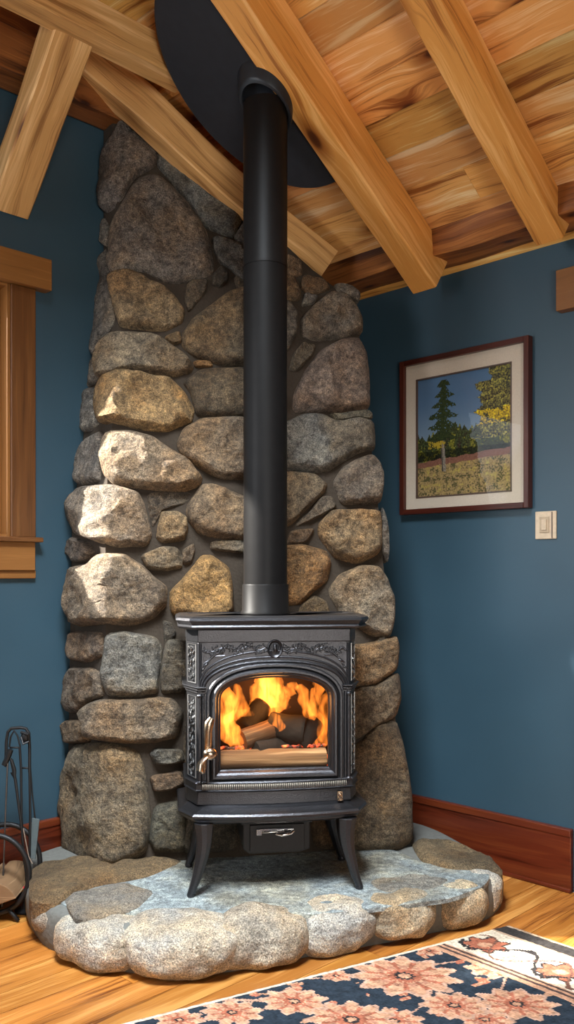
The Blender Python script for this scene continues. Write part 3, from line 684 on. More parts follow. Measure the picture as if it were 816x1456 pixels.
# ------------------------------------------------------------------ stovepipe and ceiling shield
PX, PY = -.075, 3.03
pipe = thing('stovepipe', 'matt black vertical stovepipe rising from the stove to the ceiling disc', 'stovepipe', (PX, PY, HT+.902))
zc = 1.0465+.65*((K-PX-PY)/R2)+H
mb = MB(); mb.lathe([(.0755, HT+.93), (.0755, 2.25)], 48, (PX, PY, 0)); obj('lower_pipe', mb, M['pipe'], pipe)
mb = MB(); mb.lathe([(.0768, 2.235), (.0768, 2.243), (.0762, 2.246), (.0765, zc-.045)], 48, (PX, PY, 0)); obj('upper_pipe', mb, M['pipe'], pipe)
mb = MB(); mb.lathe([(.085, HT+.902), (.085, HT+.908), (.081, HT+.914), (.080, HT+1.0), (.0785, HT+1.004), (.0755, HT+1.004)], 48, (PX, PY, 0)); obj('pipe_collar', mb, M['pipe'], pipe)
def build_shield():
    cu, cd = (PX+K-PY)/R2, (K-PX-PY)/R2; r = .345; out = []
    for k in range(96):
        a = 2*pi*k/96; u, d = cu+.005+r*cos(a), cd+.03+r*1.06*sin(a); u = min(u, .882); out.append((u, d))
    sh = thing('ceiling_shield', 'large black round flue shield under the ceiling where the pipe ends', 'shield', UD(cu, cd, zc))
    mb = MB(UD); zz = lambda d: 1.0465+.65*d+H
    def ring(s, dz): return [(cu+(u-cu)*s if u < .881 else u, cd+(d-cd)*s, zz(cd+(d-cd)*s)+dz) for u, d in out]
    mb.loft([ring(.985, -.0), ring(1, .006), ring(1, .016), ring(.985, .02)], sm=False); obj('shield_plate', mb, M['disc'], sh)
    mb = MB(); n = 64; L = [[], [], [], [], []]
    for k in range(n):
        a = 2*pi*k/n; x, y = PX+.0+cos(a)*.094, PY+sin(a)*.094
        for li, (rr, dz) in enumerate(((.097, -.0), (.093, -.05), (.090, -.058), (.082, -.060), (.0775, -.056))):
            x, y = PX+cos(a)*rr, PY+sin(a)*rr; d = (K-x-y)/R2
            L[li].append((x, y, zz(d)+dz))
    mb.loft(L, cap0=False, cap1=False); obj('flue_collar', mb, simple('collar_grey', (.02, .024, .03), .4, .2), sh)
build_shield()

# ------------------------------------------------------------------ stove
YAW = radians(7.8)
stove = thing('wood_stove', 'dark cast-iron wood stove with arched glass door and burning logs, on splayed legs', 'stove', (-.033, 2.838, HT), YAW)
def plan(hw, yf, yb, bow=0.0, cham=.03, chd=.09, n=14):
    """closed outline, counter-clockwise from front left; chamfered front corners, bowed front"""
    pts = []
    for k in range(n+1):
        t = -1+2*k/n; pts.append((t*hw, yf-bow*(1-t*t)))
    pts += [(hw+cham, yf+chd), (hw+cham, yb), (-hw-cham, yb), (-hw-cham, yf+chd)]
    return pts
def slab(mb, layers, **kw):
    rings = []
    for z, o, base in layers:
        hw, yf, yb, bow, cham, chd = base
        rings.append([(x, y, z) for x, y in plan(hw+o, yf-o, yb+o, bow, cham, chd)])
    mb.loft(rings, sm=False)
def spart(name, mb, mat=None, parent=None, bevel=0, **kw):
    return obj(name, mb, mat or M['iron'], parent or stove, local=True, bevel=bevel, **kw)
B = (.252, .05, .335, 0.0, .034, .085)
# top plate
T = (.272, .018, .35, .006, .042, .075)
mb = MB(); slab(mb, [(.858, -.012, T), (.862, .0, T), (.868, .004, T), (.874, .0, T), (.879, .003, T), (.888, .010, T), (.896, .008, T), (.902, -.006, T), (.9025, -.03, T), (.899, -.036, T), (.899, -.2, T)])
spart('top_plate', mb, M['iron'])
# body shell: top band, sides, back, floor
mb = MB(); slab(mb, [(.815, .002, B), (.858, .002, B)]); spart('upper_band', mb, bevel=.003)
mb = MB(); slab(mb, [(.286, .004, (.252, .05, .335, .018, .034, .085)), (.33, .002, (.252, .05, .335, .018, .034, .085))]); spart('lower_band', mb, bevel=.003)
def side(sx):
    mb = MB()
    a = [(.252, .05), (.286, .135), (.286, .335), (.268, .335), (.268, .139), (.232, .052)]
    mb.loft([[(sx*x, y, z) for x, y in a] for z in (.33, .815)], sm=False); spart('side_panel', mb, bevel=.002)
side(-1); side(1)
mb = MB(); mb.box(-.286, .286, .33, .345, .286, .858); spart('back_panel', mb)
mb = MB(); mb.box(-.266, .266, .30, .328, .34, .81); mb.box(-.266, .266, .075, .30, .335, .345); mb.box(-.266, -.256, .14, .30, .345, .81); mb.box(.256, .266, .14, .30, .345, .81); mb.box(-.23, .23, .075, .30, .745, .755)
spart('firebrick_lining', mb, M['firebrick'])
def arch(w, zb, zs, zt, o=0.0, n=28, nv=8, ex=2.3):
    w, zb, zt = w+o, zb-o, zt+o; pts = []
    for k in range(nv): pts.append((-w, lerp(zb, zs, k/nv)))
    for k in range(n+1):
        a = pi-pi*k/n; c, s_ = cos(a), sin(a)
        pts.append((w*(abs(c)**(2/ex))*(1 if c > 0 else -1), zs+(zt-zs)*(abs(s_)**(2/ex))))
    for k in range(nv): pts.append((w, lerp(zs, zb, (k+1)/nv)))
    for k in range(1, 8): pts.append((lerp(w, -w, k/8), zb))
    return pts
G = (.183, .394, .625, .702)
def archsweep(mb, steps, base=G, ex=2.3):
    rings = [[(x, y, z) for x, z in arch(*base, o=o, ex=ex)] for o, y in steps]
    mb.loft(rings, cap0=False, cap1=False, sm=False)
# front panel with the arched opening
def front_panel():
    mb = MB(); inner = arch(*G, o=.030); outer = []
    for x, z in inner:
        # push outward to the rectangle
        cx, cz = 0, .57; dx, dz = x-cx, z-cz; hw, hz0, hz1 = .25, .33-cz, .815-cz
        s = min((hw/abs(dx)) if abs(dx) > 1e-6 else 9, (hz1/dz) if dz > 1e-6 else (hz0/dz if dz < -1e-6 else 9)); outer.append((cx+dx*s, cz+dz*s))
    # snap nearest to corners
    for c in ((-.25, .33), (-.25, .815), (.25, .815), (.25, .33)):
        k = min(range(len(outer)), key=lambda i: math.dist(outer[i], c)); outer[k] = c
    yf, yb = .052, .075
    mb.loft([[(x, yb, z) for x, z in outer], [(x, yf, z) for x, z in outer], [(x, yf, z) for x, z in inner], [(x, yb, z) for x, z in inner]], cap0=False, cap1=False, sm=False)
    return spart('front_panel', mb)
front_panel()
# door: moulded frame, pane, handle
mb = MB()
archsweep(mb, [(.044, .052), (.044, .040), (.040, .036), (.034, .036), (.031, .041), (.028, .043), (.026, .036), (.021, .030), (.015, .030), (.011, .036), (.005, .040), (.002, .046), (.0, .050), (-.004, .052), (-.004, .064)])
door = spart('stove_door', mb)
mb = MB(); pts = arch(*G, o=.004); A = [mb.vert((x, .060, z)) for x, z in pts]; Bv = [mb.vert((x, .064, z)) for x, z in pts]
mb.face(A); mb.face(Bv[::-1])
for i in range(len(A)): j = (i+1) % len(A); mb.face((A[i], A[j], Bv[j], Bv[i]))
spart('door_glass', mb, M['sglass'], door)
# handle
mb = MB(); mb.tube([(-.222, .03, .44), (-.222, .012, .46), (-.222, .006, .50), (-.222, .004, .535), (-.218, .004, .56), (-.209, .004, .576)], [.011, .0115, .012, .013, .015, .009], 12, .6)
hd = spart('door_handle', mb, M['nickel'], door)
mb = MB(); mb.blob((-.216, -.002, .462), .023, .014, .020, 18, 9); spart('handle_knob', mb, M['nickel'], hd)
mb = MB(); mb.tube([(-.222, -.004, .455), (-.235, -.006, .447), (-.245, -.006, .432), (-.247, -.006, .415), (-.240, -.005, .405)], [.009, .013, .020, .024, .016], 14, .55)
mb.tube([(-.229, -.010, .448), (-.232, -.013, .425), (-.236, -.010, .405)], [.004, .005, .004], 8); spart('handle_grip', mb, M['nickel'], hd)
# arched mouldings of the surround
def arcpts(w, zs, zt, n=36, ex=2.3, zlow=None):
    p = []
    for k in range(n+1):
        a = pi-pi*k/n; c, s_ = cos(a), sin(a); p.append((w*(abs(c)**(2/ex))*(1 if c > 0 else -1), zs+(zt-zs)*(abs(s_)**(2/ex))))
    return p
mb = MB()
for w, zs, zt, r in ((.236, .655, .752, .006), (.243, .658, .766, .0045), (.248, .664, .786, .0035)):
    mb.tube([(x, .05, z) for x, z in arcpts(w, zs, zt)], r, 8, up=Vector((0, 1, 0)))
spart('arch_moulding', mb)
# shoulders
for sx in (-1, 1):
    mb = MB()
    for z, o, h in ((.664, .010, .006), (.672, .015, .005), (.655, .005, .006)):
        a = [(.226, .05-o), (.254+o*.3, .05-o), (.286+o, .135), (.286+o, .335), (.27, .335), (.27, .14), (.226, .06)]
        mb.loft([[(sx*x, y, zz) for x, y in a] for zz in (z-h, z)], sm=False)
    spart('shoulder_moulding', mb, bevel=.0015)

# columns
for sx in (-1, 1):
    mb = MB()
    for dx, r in ((.247, .0065), (.236, .0045)):
        mb.tube([(sx*dx, .046, .352), (sx*dx, .046, .65)], r, 12)
    mb.blob((sx*.247, .046, .642), .010, .010, .008, 12, 6); mb.blob((sx*.247, .046, .36), .010, .010, .008, 12, 6)
    for dx in (.249, .243): mb.tube([(sx*dx, .050, .675), (sx*dx, .050, .812)], .0028, 8)
    spart('corner_column', mb)
# beaded band
mb = MB()
BB = (.252, .05, .335, .020, .034, .085)
slab(mb, [(.330, .006, BB), (.334, .010, BB), (.337, .006, BB), (.356, .006, BB), (.359, .010, BB), (.363, .006, BB), (.365, .0, BB)])
band = spart('lower_moulding', mb)
mb = MB(); o = .006
for k in range(76):
    t = -1+2*(k+.5)/76; x = t*(.252+o)*.93; y = .05-o-.020*(1-(x/(.252+o))**2)
    mb.tube([(x, y-.001, .338), (x, y-.003, .3465), (x, y-.001, .355)], .0024, 6)
spart('beading', mb, simple('beading_iron', (.28, .27, .25), .3, .85), band)
# base plate
Q = (.262, .005, .345, .030, .045, .085)
mb = MB(); slab(mb, [(.236, -.015, Q), (.243, .0, Q), (.250, .003, Q), (.256, .008, Q), (.264, .010, Q), (.270, .006, Q), (.273, -.004, Q), (.2745, -.008, Q), (.2775, -.014, Q), (.283, -.024, Q), (.287, -.04, Q)])
spart('base_plate', mb)
mb = MB(); slab(mb, [(.222, -.02, (.25, .03, .33, .01, .03, .08)), (.238, -.01, (.25, .03, .33, .01, .03, .08))]); spart('apron', mb, bevel=.002)
# ornament: vine leaves over the arch
def leaf(mb, x, z, ang, s, y=.0495):
    r = Matrix.Rotation(-ang, 3, 'Y'); mb.blob((x, y, z), s, .0048, s*.42, 8, 5, r)
def ornament():
    mb = MB(); r = random.Random(5)
    for sx in (-1, 1):
        stem = []
        for k in range(24):
            t = k/23; x = .032+t*.20; z = .796-.006*sin(t*16)-.006*t; stem.append((sx*x, .050, z))
            zl = .766+.0*t; lim = .786-.10*(x/.248)**5
            for q in range(3):
                a = r.uniform(-1.2, 1.2)+(0 if q else pi); zz = z+r.uniform(-.012, .012)
                leaf(mb, sx*x+r.uniform(-.004, .004), min(.808, zz), a*sx, r.uniform(.006, .0095))
        mb.tube(stem, .0022, 6)
        for k in range(10):
            t = k/9; x = .17+.065*t; z = .785-.055*t*t
            leaf(mb, sx*x, z, -.8*sx+r.uniform(-.4, .4), r.uniform(.007, .012))
        mb.tube([(sx*.165, .05, .772), (sx*.20, .05, .770), (sx*.235, .05, .745)], .003, 6)
    spart('vine_relief', mb)
    mb = MB(); n = 28
    mb.loft([[(rr*1.0*cos(2*pi*k/n), y, .793+rr*1.2*sin(2*pi*k/n)) for k in range(n)] for rr, y in ((.026, .052), (.026, .046), (.023, .043), (.020, .045), (.017, .049), (.012, .048), (.004, .046))], cap0=False)
    mb.blob((0, .045, .795), .007, .006, .013, 10, 6); mb.tube([(-.008, .045, .782), (-.012, .043, .795), (-.004, .043, .810), (.008, .043, .804), (.009, .043, .788)], .002, 6)
    spart('oval_medallion', mb)
ornament()
def side_relief():
    r = random.Random(8)
    for sx in (-1, 1):
        for z0, z1 in ((.69, .80), (.38, .63)):
            mb = MB(); t0 = atan2(.085, .034)
            def P(a, z, o=.002): return (sx*(.252+.034*a+o*.93), .05+.085*a-o*.37, z)
            n = int((z1-z0)/.0035)
            for k in range(n):
                z = lerp(z0, z1, k/n); a = .5+.22*sin(k*.9)+r.uniform(-.12, .12)
                rot = Matrix.Rotation(sx*-(pi/2-t0) if sx < 0 else 0, 3, 'Z') @ Matrix.Rotation(r.uniform(0, pi), 3, 'Y')
                rot = Matrix.Rotation(-sx*t0, 3, 'Z') @ Matrix.Rotation(r.uniform(0, pi), 3, 'Y')
                mb.blob(P(a, z), r.uniform(.005, .009), .003, r.uniform(.003, .0045), 8, 5, rot)
            mb.tube([P(.16, z0-.008), P(.16, z1+.008), P(.86, z1+.008), P(.86, z0-.008), P(.16, z0-.008)], .002, 6)
            spart('side_relief', mb, simple('relief_iron', (.22, .22, .22), .33, .8))
side_relief()
# small bronze catch lower right
mb = MB(); mb.box(.205, .222, .024, .036, .29, .322); mb.blob((.213, .022, .312), .007, .005, .009, 10, 6); mb.tube([(.207, .02, .292), (.213, .018, .305), (.222, .02, .294)], .003, 6); spart('air_latch', mb, M['nickel'], bevel=.002)
# ash drawer
mb = MB()
a = [(-.105, .222), (.118, .222), (.118, .128), (.085, .118), (-.085, .118), (-.105, .135)]
mb.prism(a, .055, .30, lambda p, t: (p[0], t, p[1])); mb.box(-.112, .125, .05, .058, .215, .224)
ash = spart('ash_drawer', mb, M['iron_dark'], bevel=.003)
mb = MB(); mb.box(-.083, .098, .046, .056, .128, .214); spart('drawer_front', mb, M['iron_dark'], ash, bevel=.002)
mb = MB(); mb.box(-.062, -.045, .036, .046, .183, .203); mb.tube([(-.045, .036, .193), (.03, .034, .195)], .006, 10, .5); mb.tube([(.0, .030, .187), (.02, .026, .184), (.05, .028, .190), (.062, .034, .196)], [.003, .005, .007, .004], 10); mb.box(-.05, .06, .036, .04, .197, .204); spart('drawer_handle', mb, M['chrome'], ash, bevel=.001)
# legs
def leg(sx, y, back=False):
    mb = MB(); rings = []
    for k in range(15):
        t = k/14; z = lerp(.240, .012, t)
        off = -.004*sin(pi*min(1, t*1.6))+.040*t**2.4
        cx = sx*(.236+off*1.0); w = lerp(.031, .012, t**.8); dp = lerp(.045, .016, t**.8); yy = y+(-.012*t if not back else .012*t)
        a = [(-w, -dp*.6), (-w*.3, -dp), (w*.3, -dp), (w, -dp*.6), (w, dp*.8), (-w, dp*.8)]
        rings.append([(cx+p, yy+q, z) for p, q in a])
    mb.loft(rings, sm=False); l = spart('leg', mb, bevel=.003)
    mb = MB(); mb.lathe([(.012, 0), (.014, .006), (.012, .014)], 14, (cx, yy, 0)); spart('foot', mb, parent=l)
leg(-1, .03); leg(1, .03); leg(-1, .30, True); leg(1, .30, True)

# fire: logs, embers, flames (each log a thing of its own, lying in the stove)
SM = Matrix.Translation(stove.location) @ Matrix.Rotation(YAW, 4, 'Z')
def SL(x, y, z): return SM @ Vector((x, y, z))
def L2(px, py, y): return Vector(((px-396)/440, y, 1.046-(py-815)*.00229*(1+.35*(y-.06))))
def log(p0, p1, r, mat, label, seed, flat=1.0):
    p0, p1 = SL(*p0), SL(*p1); mb = MB(); n = 20; m = 22; ax = (p1-p0).normalized(); a = ax.cross(Vector((0, 0, 1))).normalized(); b = a.cross(ax); rings = []; rr = random.Random(seed)
    for i in range(m+1):
        t = i/m; s = 1 if 0 < i < m else .93
        rings.append([p0+(p1-p0)*t+(a*cos(2*pi*k/n)+b*sin(2*pi*k/n)*flat)*r*s*(1+.10*mnoise.noise(Vector((cos(2*pi*k/n)*1.6, sin(2*pi*k/n)*1.6, t*2.5+seed*5)))+.05*mnoise.noise(Vector((cos(2*pi*k/n)*5, sin(2*pi*k/n)*5, t*6+seed)))) for k in range(n)])
    mb.loft(rings, uvs=1.0); o = obj('firewood_log', mb, mat); tag(o, label, 'log'); return o
log((-.178, .108, .418), (.180, .108, .418), .034, M['log'], 'long pale split log lying across the front behind the stove glass', 1, 1.0)
log((-.10, .135, .478), (.035, .19, .512), .036, M['brown_log'], 'brown round log with cut end in the middle of the stove fire', 2)
log((.00, .20, .51), (.12, .16, .50), .050, M['char'], 'thick black charred log glowing in the middle of the fire', 3)
log((.09, .16, .455), (.165, .20, .52), .038, M['char'], 'black charred log at the right side of the stove fire', 4)
log((-.09, .20, .50), (-.02, .26, .575), .040, M['char'], 'black burnt block of wood leaning left of the fire centre', 5)
log((-.18, .22, .53), (-.09, .25, .50), .030, M['char'], 'thin dark log at the far left of the stove fire', 6)
log((-.06, .12, .444), (.15, .24, .447), .034, M['char'], 'low dark log beneath the others in the stove fire', 7)
def coals():
    m, nt, b, N, L = mat_new('glowing_embers')
    tc = N('ShaderNodeTexCoord'); nz = N('ShaderNodeTexNoise'); nz.inputs['Scale'].default_value = 40; nz.inputs['Detail'].default_value = 5; L(tc.outputs['Object'], nz.inputs[0])
    r = ramp(N, [(.42, (.02, .004, .002)), (.55, (.9, .08, .02)), (.7, (1, .45, .1))]); L(nz.outputs[0], r.inputs[0]); L(r.outputs[0], b.inputs['Emission Color']); b.inputs['Emission Strength'].default_value = 2.0; b.inputs['Base Color'].default_value = (.03, .02, .02, 1)
    mb = MB(); rr = random.Random(4)
    for k in range(130):
        x = rr.uniform(-.2, .2); y = rr.uniform(.14, .29); q = SL(x, y, .36+rr.uniform(0, .035)); mb.blob(q, rr.uniform(.012, .02), .015, rr.uniform(.008, .014), 8, 5)
    for k in range(44):
        q = SL(-.18+.36*k/43, .142, .452+rr.uniform(-.003, .003)); mb.blob(q, .008, .006, .005, 8, 5)
    o = obj('embers', mb, m); o['kind'] = 'stuff'; tag(o, 'bed of glowing red embers in the bottom of the stove', 'embers')
coals()
def flame_mat():
    m, nt, b, N, L = mat_new('flame'); nt.nodes.remove(b)
    tc = N('ShaderNodeTexCoord'); mp = N('ShaderNodeMapping'); mp.inputs['Scale'].default_value = (34, 34, 11); L(tc.outputs['Object'], mp.inputs[0])
    nz = N('ShaderNodeTexNoise'); nz.inputs['Scale'].default_value = 1; nz.inputs['Detail'].default_value = 4; nz.inputs['Distortion'].default_value = 1.4; L(mp.outputs[0], nz.inputs['Vector'])
    mr = N('ShaderNodeMapRange'); L(nz.outputs[0], mr.inputs[0]); mr.inputs[1].default_value = .36; mr.inputs[2].default_value = .66; mr.inputs[3].default_value = 4; mr.inputs[4].default_value = 170
    em = N('ShaderNodeEmission'); em.inputs[0].default_value = (1, .27, .035, 1); L(mr.outputs[0], em.inputs[1]); L(em.outputs[0], nt.nodes['Material Output'].inputs['Volume']); return m
M['flame'] = flame_mat()
def spline(pts, n):
    out = []; P = [pts[0]]+list(pts)+[pts[-1]]
    for i in range(1, len(P)-2):
        for k in range(n):
            t = k/n; a, b, c, d = (Vector(P[i-1]), Vector(P[i]), Vector(P[i+1]), Vector(P[i+2]))
            out.append(.5*((2*b)+(c-a)*t+(2*a-5*b+4*c-d)*t*t+(3*b-a-3*c+d)*t**3))
    out.append(Vector(P[-2])); return out
fire = thing('fire_flames', 'orange and yellow flames licking around the logs behind the stove glass', 'fire', SL(0, .2, .42))
for i, (pts, w, y) in enumerate([
    ([(340, 1064), (325, 1040), (330, 1005), (322, 972)], [4, 9, 13, 5], .17), ([(352, 1066), (340, 1040), (352, 1010), (343, 975)], [4, 9, 10, 3], .21),
    ([(322, 1030), (345, 1018), (372, 1020)], [5, 5, 2], .13), ([(350, 1066), (338, 1050), (330, 1020), (336, 990)], [5, 10, 7, 2], .13),
    ([(392, 1018), (383, 995), (388, 975), (384, 958)], [6, 13, 11, 4], .25), ([(412, 1020), (404, 1000), (402, 980), (406, 955)], [9, 19, 16, 5], .24), ([(398, 1012), (398, 990), (396, 960)], [10, 15, 8], .27),
    ([(424, 1014), (420, 996), (430, 984), (440, 978)], [4, 7, 8, 3], .22), ([(438, 978), (446, 996), (454, 1018), (466, 1028)], [4, 8, 8, 3], .15), ([(466, 1068), (470, 1040), (462, 1010), (470, 985), (466, 972)], [5, 8, 6, 8, 3], .18),
    ([(474, 1070), (474, 1030), (478, 990)], [5, 7, 4], .14), ([(366, 1016), (372, 1004), (385, 1000)], [3, 5, 2], .24), ([(412, 1045), (404, 1030), (396, 1018)], [4, 6, 2], .13), ([(330, 1068), (345, 1072), (362, 1066)], [4, 6, 2], .14)]):
    P = [L2(a, b, y+.004*sin(k*2+i)) for k, (a, b) in enumerate(pts)]; sp = spline(P, 6); m = len(sp)
    W = [tab([(k/(len(w)-1), v) for k, v in enumerate(w)], j/(m-1))/440*1.35*(1 if j not in (0, m-1) else .25) for j in range(m)]
    mb = MB(); n = 14; rings = []
    for j, p in enumerate(sp):
        p = p+Vector((.004*sin(j*1.1+i*2), 0, 0))
        t = (sp[min(j+1, m-1)]-sp[max(j-1, 0)]).normalized(); a = Vector((t.z, 0, -t.x)).normalized(); wv = W[j]*(1+.18*mnoise.noise(Vector((j*.7, i*3, 0))))
        rings.append([SL(*(p+a*wv*cos(2*pi*k/n)+Vector((0, 1, 0))*wv*.45*sin(2*pi*k/n))) for k in range(n)])
    mb.loft(rings); obj('flame', mb, M['flame'], fire)
l = bpy.data.lights.new('fire_glow', 'POINT'); lo = bpy.data.objects.new('fire_glow', l); COL.objects.link(lo); lo.location = SL(0, .155, .60); l.energy = 2.0; l.color = (1, .45, .14); l.shadow_soft_size = .05

# ------------------------------------------------------------------ picture, switch
def wall_local(u, z, off=0.0):   # frame on the right wall: local x along the wall, -y into the room
    return UD(u, off, z), -pi/4
uL, zB = wallR(570, 731, .03); uR, zT = wallR(752, 473, .03); uL2, _ = wallR(567, 517, .03)
uL = (uL+uL2)/2; zT = H+.908; zB = H+.250; uc = (uL+uR)/2; hw = (uR-uL)/2; hh = (zT-zB)/2
loc, rz = wall_local(uc, zB)
pic = thing('framed_picture', 'framed forest photograph in a cream mat hanging on the right blue wall', 'picture', loc, rz)
def ppart(name, mb, mat, parent=pic, **kw): return obj(name, mb, mat, parent, local=True, **kw)
fw = .022
mb = MB()
for x0, x1, z0, z1, lg in ((-hw, -hw+fw, 0, 2*hh, 'z'), (hw-fw, hw, 0, 2*hh, 'z'), (-hw+fw, hw-fw, 0, fw, 'x'), (-hw+fw, hw-fw, 2*hh-fw, 2*hh, 'x')): mb.box(x0, x1, -.034, -.002, z0, z1, long=lg)
ppart('picture_frame', mb, M['frame'], bevel=.002)
iu0, iz0 = wallR(592, 707, .012); iu1, iz1 = wallR(728, 505, .012); _, izt = wallR(592, 536, .012)
ix0, ix1 = iu0-uc, iu1-uc; iz0 = H+.318-zB; iz1 = H+.824-zB
mb = MB(); 
for x0, x1, z0, z1 in ((-hw+fw, ix0, fw, 2*hh-fw), (ix1, hw-fw, fw, 2*hh-fw), (ix0, ix1, fw, iz0), (ix0, ix1, iz1, 2*hh-fw)): mb.box(x0, x1, -.014, -.004, z0, z1)
ppart('mat_board', mb, M['mat'])
mb = MB(); t = .006
for x0, x1, z0, z1 in ((ix0, ix0+t, iz0, iz1), (ix1-t, ix1, iz0, iz1), (ix0, ix1, iz0, iz0+t), (ix0, ix1, iz1-t, iz1)): mb.box(x0, x1, -.016, -.006, z0, z1)
ppart('inner_fillet', mb, M['fillet'])
mb = MB(); mb.box(-hw+fw, hw-fw, -.024, -.022, fw, 2*hh-fw); ppart('picture_glass', mb, M['pglass'])
def fbm(x, y, o=4, s=0):
    v = 0; a = .5
    for _ in range(o): v += a*mnoise.noise(Vector((x, y, s))); x *= 2.1; y *= 2.1; a *= .55
    return v
def art(a, b):
    n1 = fbm(a*14, b*18, 4, 1); n2 = fbm(a*60, b*70, 3, 2); gl = .29+.06*a+.02*fbm(a*6, 0, 3, 4)
    c = (.13, .22, .34) if b > .5 else (.2, .3, .4)
    c = tuple(lerp(p, q, smooth((1-b)*1.6-.2)) for p, q in zip((.09, .17, .29), (.22, .30, .37)))
    # distant conifers
    ft = .50+.07*a+.05*fbm(a*4, 0, 2, 9)*2+.045*abs(((a*17+.2*sin(a*40)) % 1)-.5)*2+.02*n2
    ft = ft if a > .0 else ft
    if b < ft:
        g = .5+1.1*n1+.9*n2; c = (max(.008, .045+.07*g*n1+.02*n2), max(.012, .055+.05*n1+.04*n2), .018+.02*max(0, n2))
        if n1+.4*n2 > .16: c = (.16, .15, .02)
        c = tuple(max(.006, v*(1+2.2*n2)) for v in c)
        if .3 < b < .38: c = tuple(v*.35 for v in c)
    if b < gl:
        t = (gl-b)/gl
        if t < .16: c = (.20+.15*n2, .09+.08*n2, .06+.05*n2)
        else:
            c = (.30+.35*n2+.2*n1, .21+.25*n2+.16*n1, .09+.1*n2)
            if n1+.9*n2 < -.16: c = (.09, .08, .03)
            if n1+.7*n2 > .34: c = (.45, .36, .08)
    # big tree, right
    e = .70+.05*fbm(b*6, 0, 3, 12)*3-.10*(abs(((b*9) % 1)-.35))*1.0-.05*max(0, .62-b)
    if b > .44+.03*n1 and a > e+.04*n2+ (.12 if b > .9 else 0):
        k = ((b*9+1.2*n1) % 1); l = (.3+1.1*k)*(1+2.5*n2)
        c = (max(.01, (.17+.25*n2)*l), max(.01, (.155+.2*n2)*l), .02+.03*l)
        if .55 < b < .68 and k > .3: c = (.48*l, .33*l, .03)
    # main tree
    tx = .285+.01*sin(b*9)
    if .20 < b < .55 and abs(a-tx) < .022: c = (.22+.3*n2, .19+.25*n2, .15+.2*n2) if a > tx-.008 else (.07, .06, .05)
    if .24 < b < .97:
        if b > .46:
            k = ((b-.02*abs(a-tx)*20*.3)*11+.3*n1) % 1; wmax = .175*min(1, (1.10-b)/.42)+.03*fbm(b*30, a*2, 2, 5); ww = wmax*(.28+.72*(1-k)**1.2)
            if abs(a-tx) < ww and (abs(a-tx) < .02 or n2 > -.16-.1*(1-abs(a-tx)/ww)): c = (.022+.07*max(0, n2+.1), .035+.07*max(0, n2+.1), .014)
        elif b > .40 and abs(a-tx+.06) < .10 and n1+n2 > -.05: c = (.42, .30, .03)
    # bough of the big tree reaching up
    return tuple(max(.004, min(.8, v)) for v in c)
def grid_mesh(nx, ny, pos, colf):
    mb = MB(); ids = [[mb.vert(pos(i/nx, j/ny)) for i in range(nx+1)] for j in range(ny+1)]
    for j in range(ny):
        for i in range(nx): mb.face((ids[j][i], ids[j][i+1], ids[j+1][i+1], ids[j+1][i]), col=colf((i+.5)/nx, (j+.5)/ny))
    return mb
mb = grid_mesh(170, 200, lambda a, b: (lerp(ix0+t, ix1-t, a), -.008, lerp(iz0+t, iz1-t, b)), art)
ppart('forest_photograph', mb, attr_mat('photo_print', .6), col=True)

su0, sz1 = wallR(762, 729); su1, sz0 = wallR(792, 766)
loc, rz = wall_local((su0+su1)/2, sz0); sw = thing('light_switch', 'ivory wall switch plate below the framed picture', 'light switch', loc, rz)
w, h = (su1-su0)/2, .105
mb = MB(); mb.box(-w, w, -.007, -.0005, 0, h); obj('switch_plate', mb, M['switch'], sw, local=True, bevel=.0025)
mb = MB(); mb.box(-w*.55, w*.35, -.010, -.006, .024, .084); obj('switch_bezel', mb, simple('ivory_shade', (.5, .38, .25), .4), sw, local=True, bevel=.001)
mb = MB(); mb.box(-w*.32, w*.12, -.014, -.009, .034, .074); obj('rocker', mb, M['switch'], sw, local=True, bevel=.001)
mb = MB(); mb.box(w*.58, w*.66, -.009, -.006, .003, h-.003); obj('dimmer_slot', mb, M['fillet'], sw, local=True)

# ------------------------------------------------------------------ rug
RC = Vector((.735, 2.905)); e1 = Vector((-cos(radians(28.6)), -sin(radians(28.6)))); e2 = Vector((.68, -.733))
det = e1.x*e2.y-e1.y*e2.x
def rugst(px, py):
    p = onz(px, py, .01); q = Vector((p.x, p.y))-RC; return ((q.x*e2.y-q.y*e2.x)/det, (e1.x*q.y-e1.y*q.x)/det)
FL = [(rugst(x, y), r, k) for x, y, r, k in ((575, 1388, .17, 11), (418, 1424, .10, 9), (646, 1430, .10, 10), (500, 1450, .13, 11), (700, 1378, .085, 8), (525, 1352, .07, 8), (640, 1345, .06, 8), (735, 1428, .12, 10), (330, 1440, .09, 9), (478, 1388, .05, 7), (610, 1352, .05, 7), (690, 1450, .08, 8), (255, 1450, .07, 8), (560, 1452, .09, 9))]
SR, TR = 1.75, 1.45
NAVY = (.022, .032, .045); PEACH = (.52, .28, .17); RUST = (.36, .12, .07); CREAM = (.66, .55, .42); BLK = (.03, .026, .026)
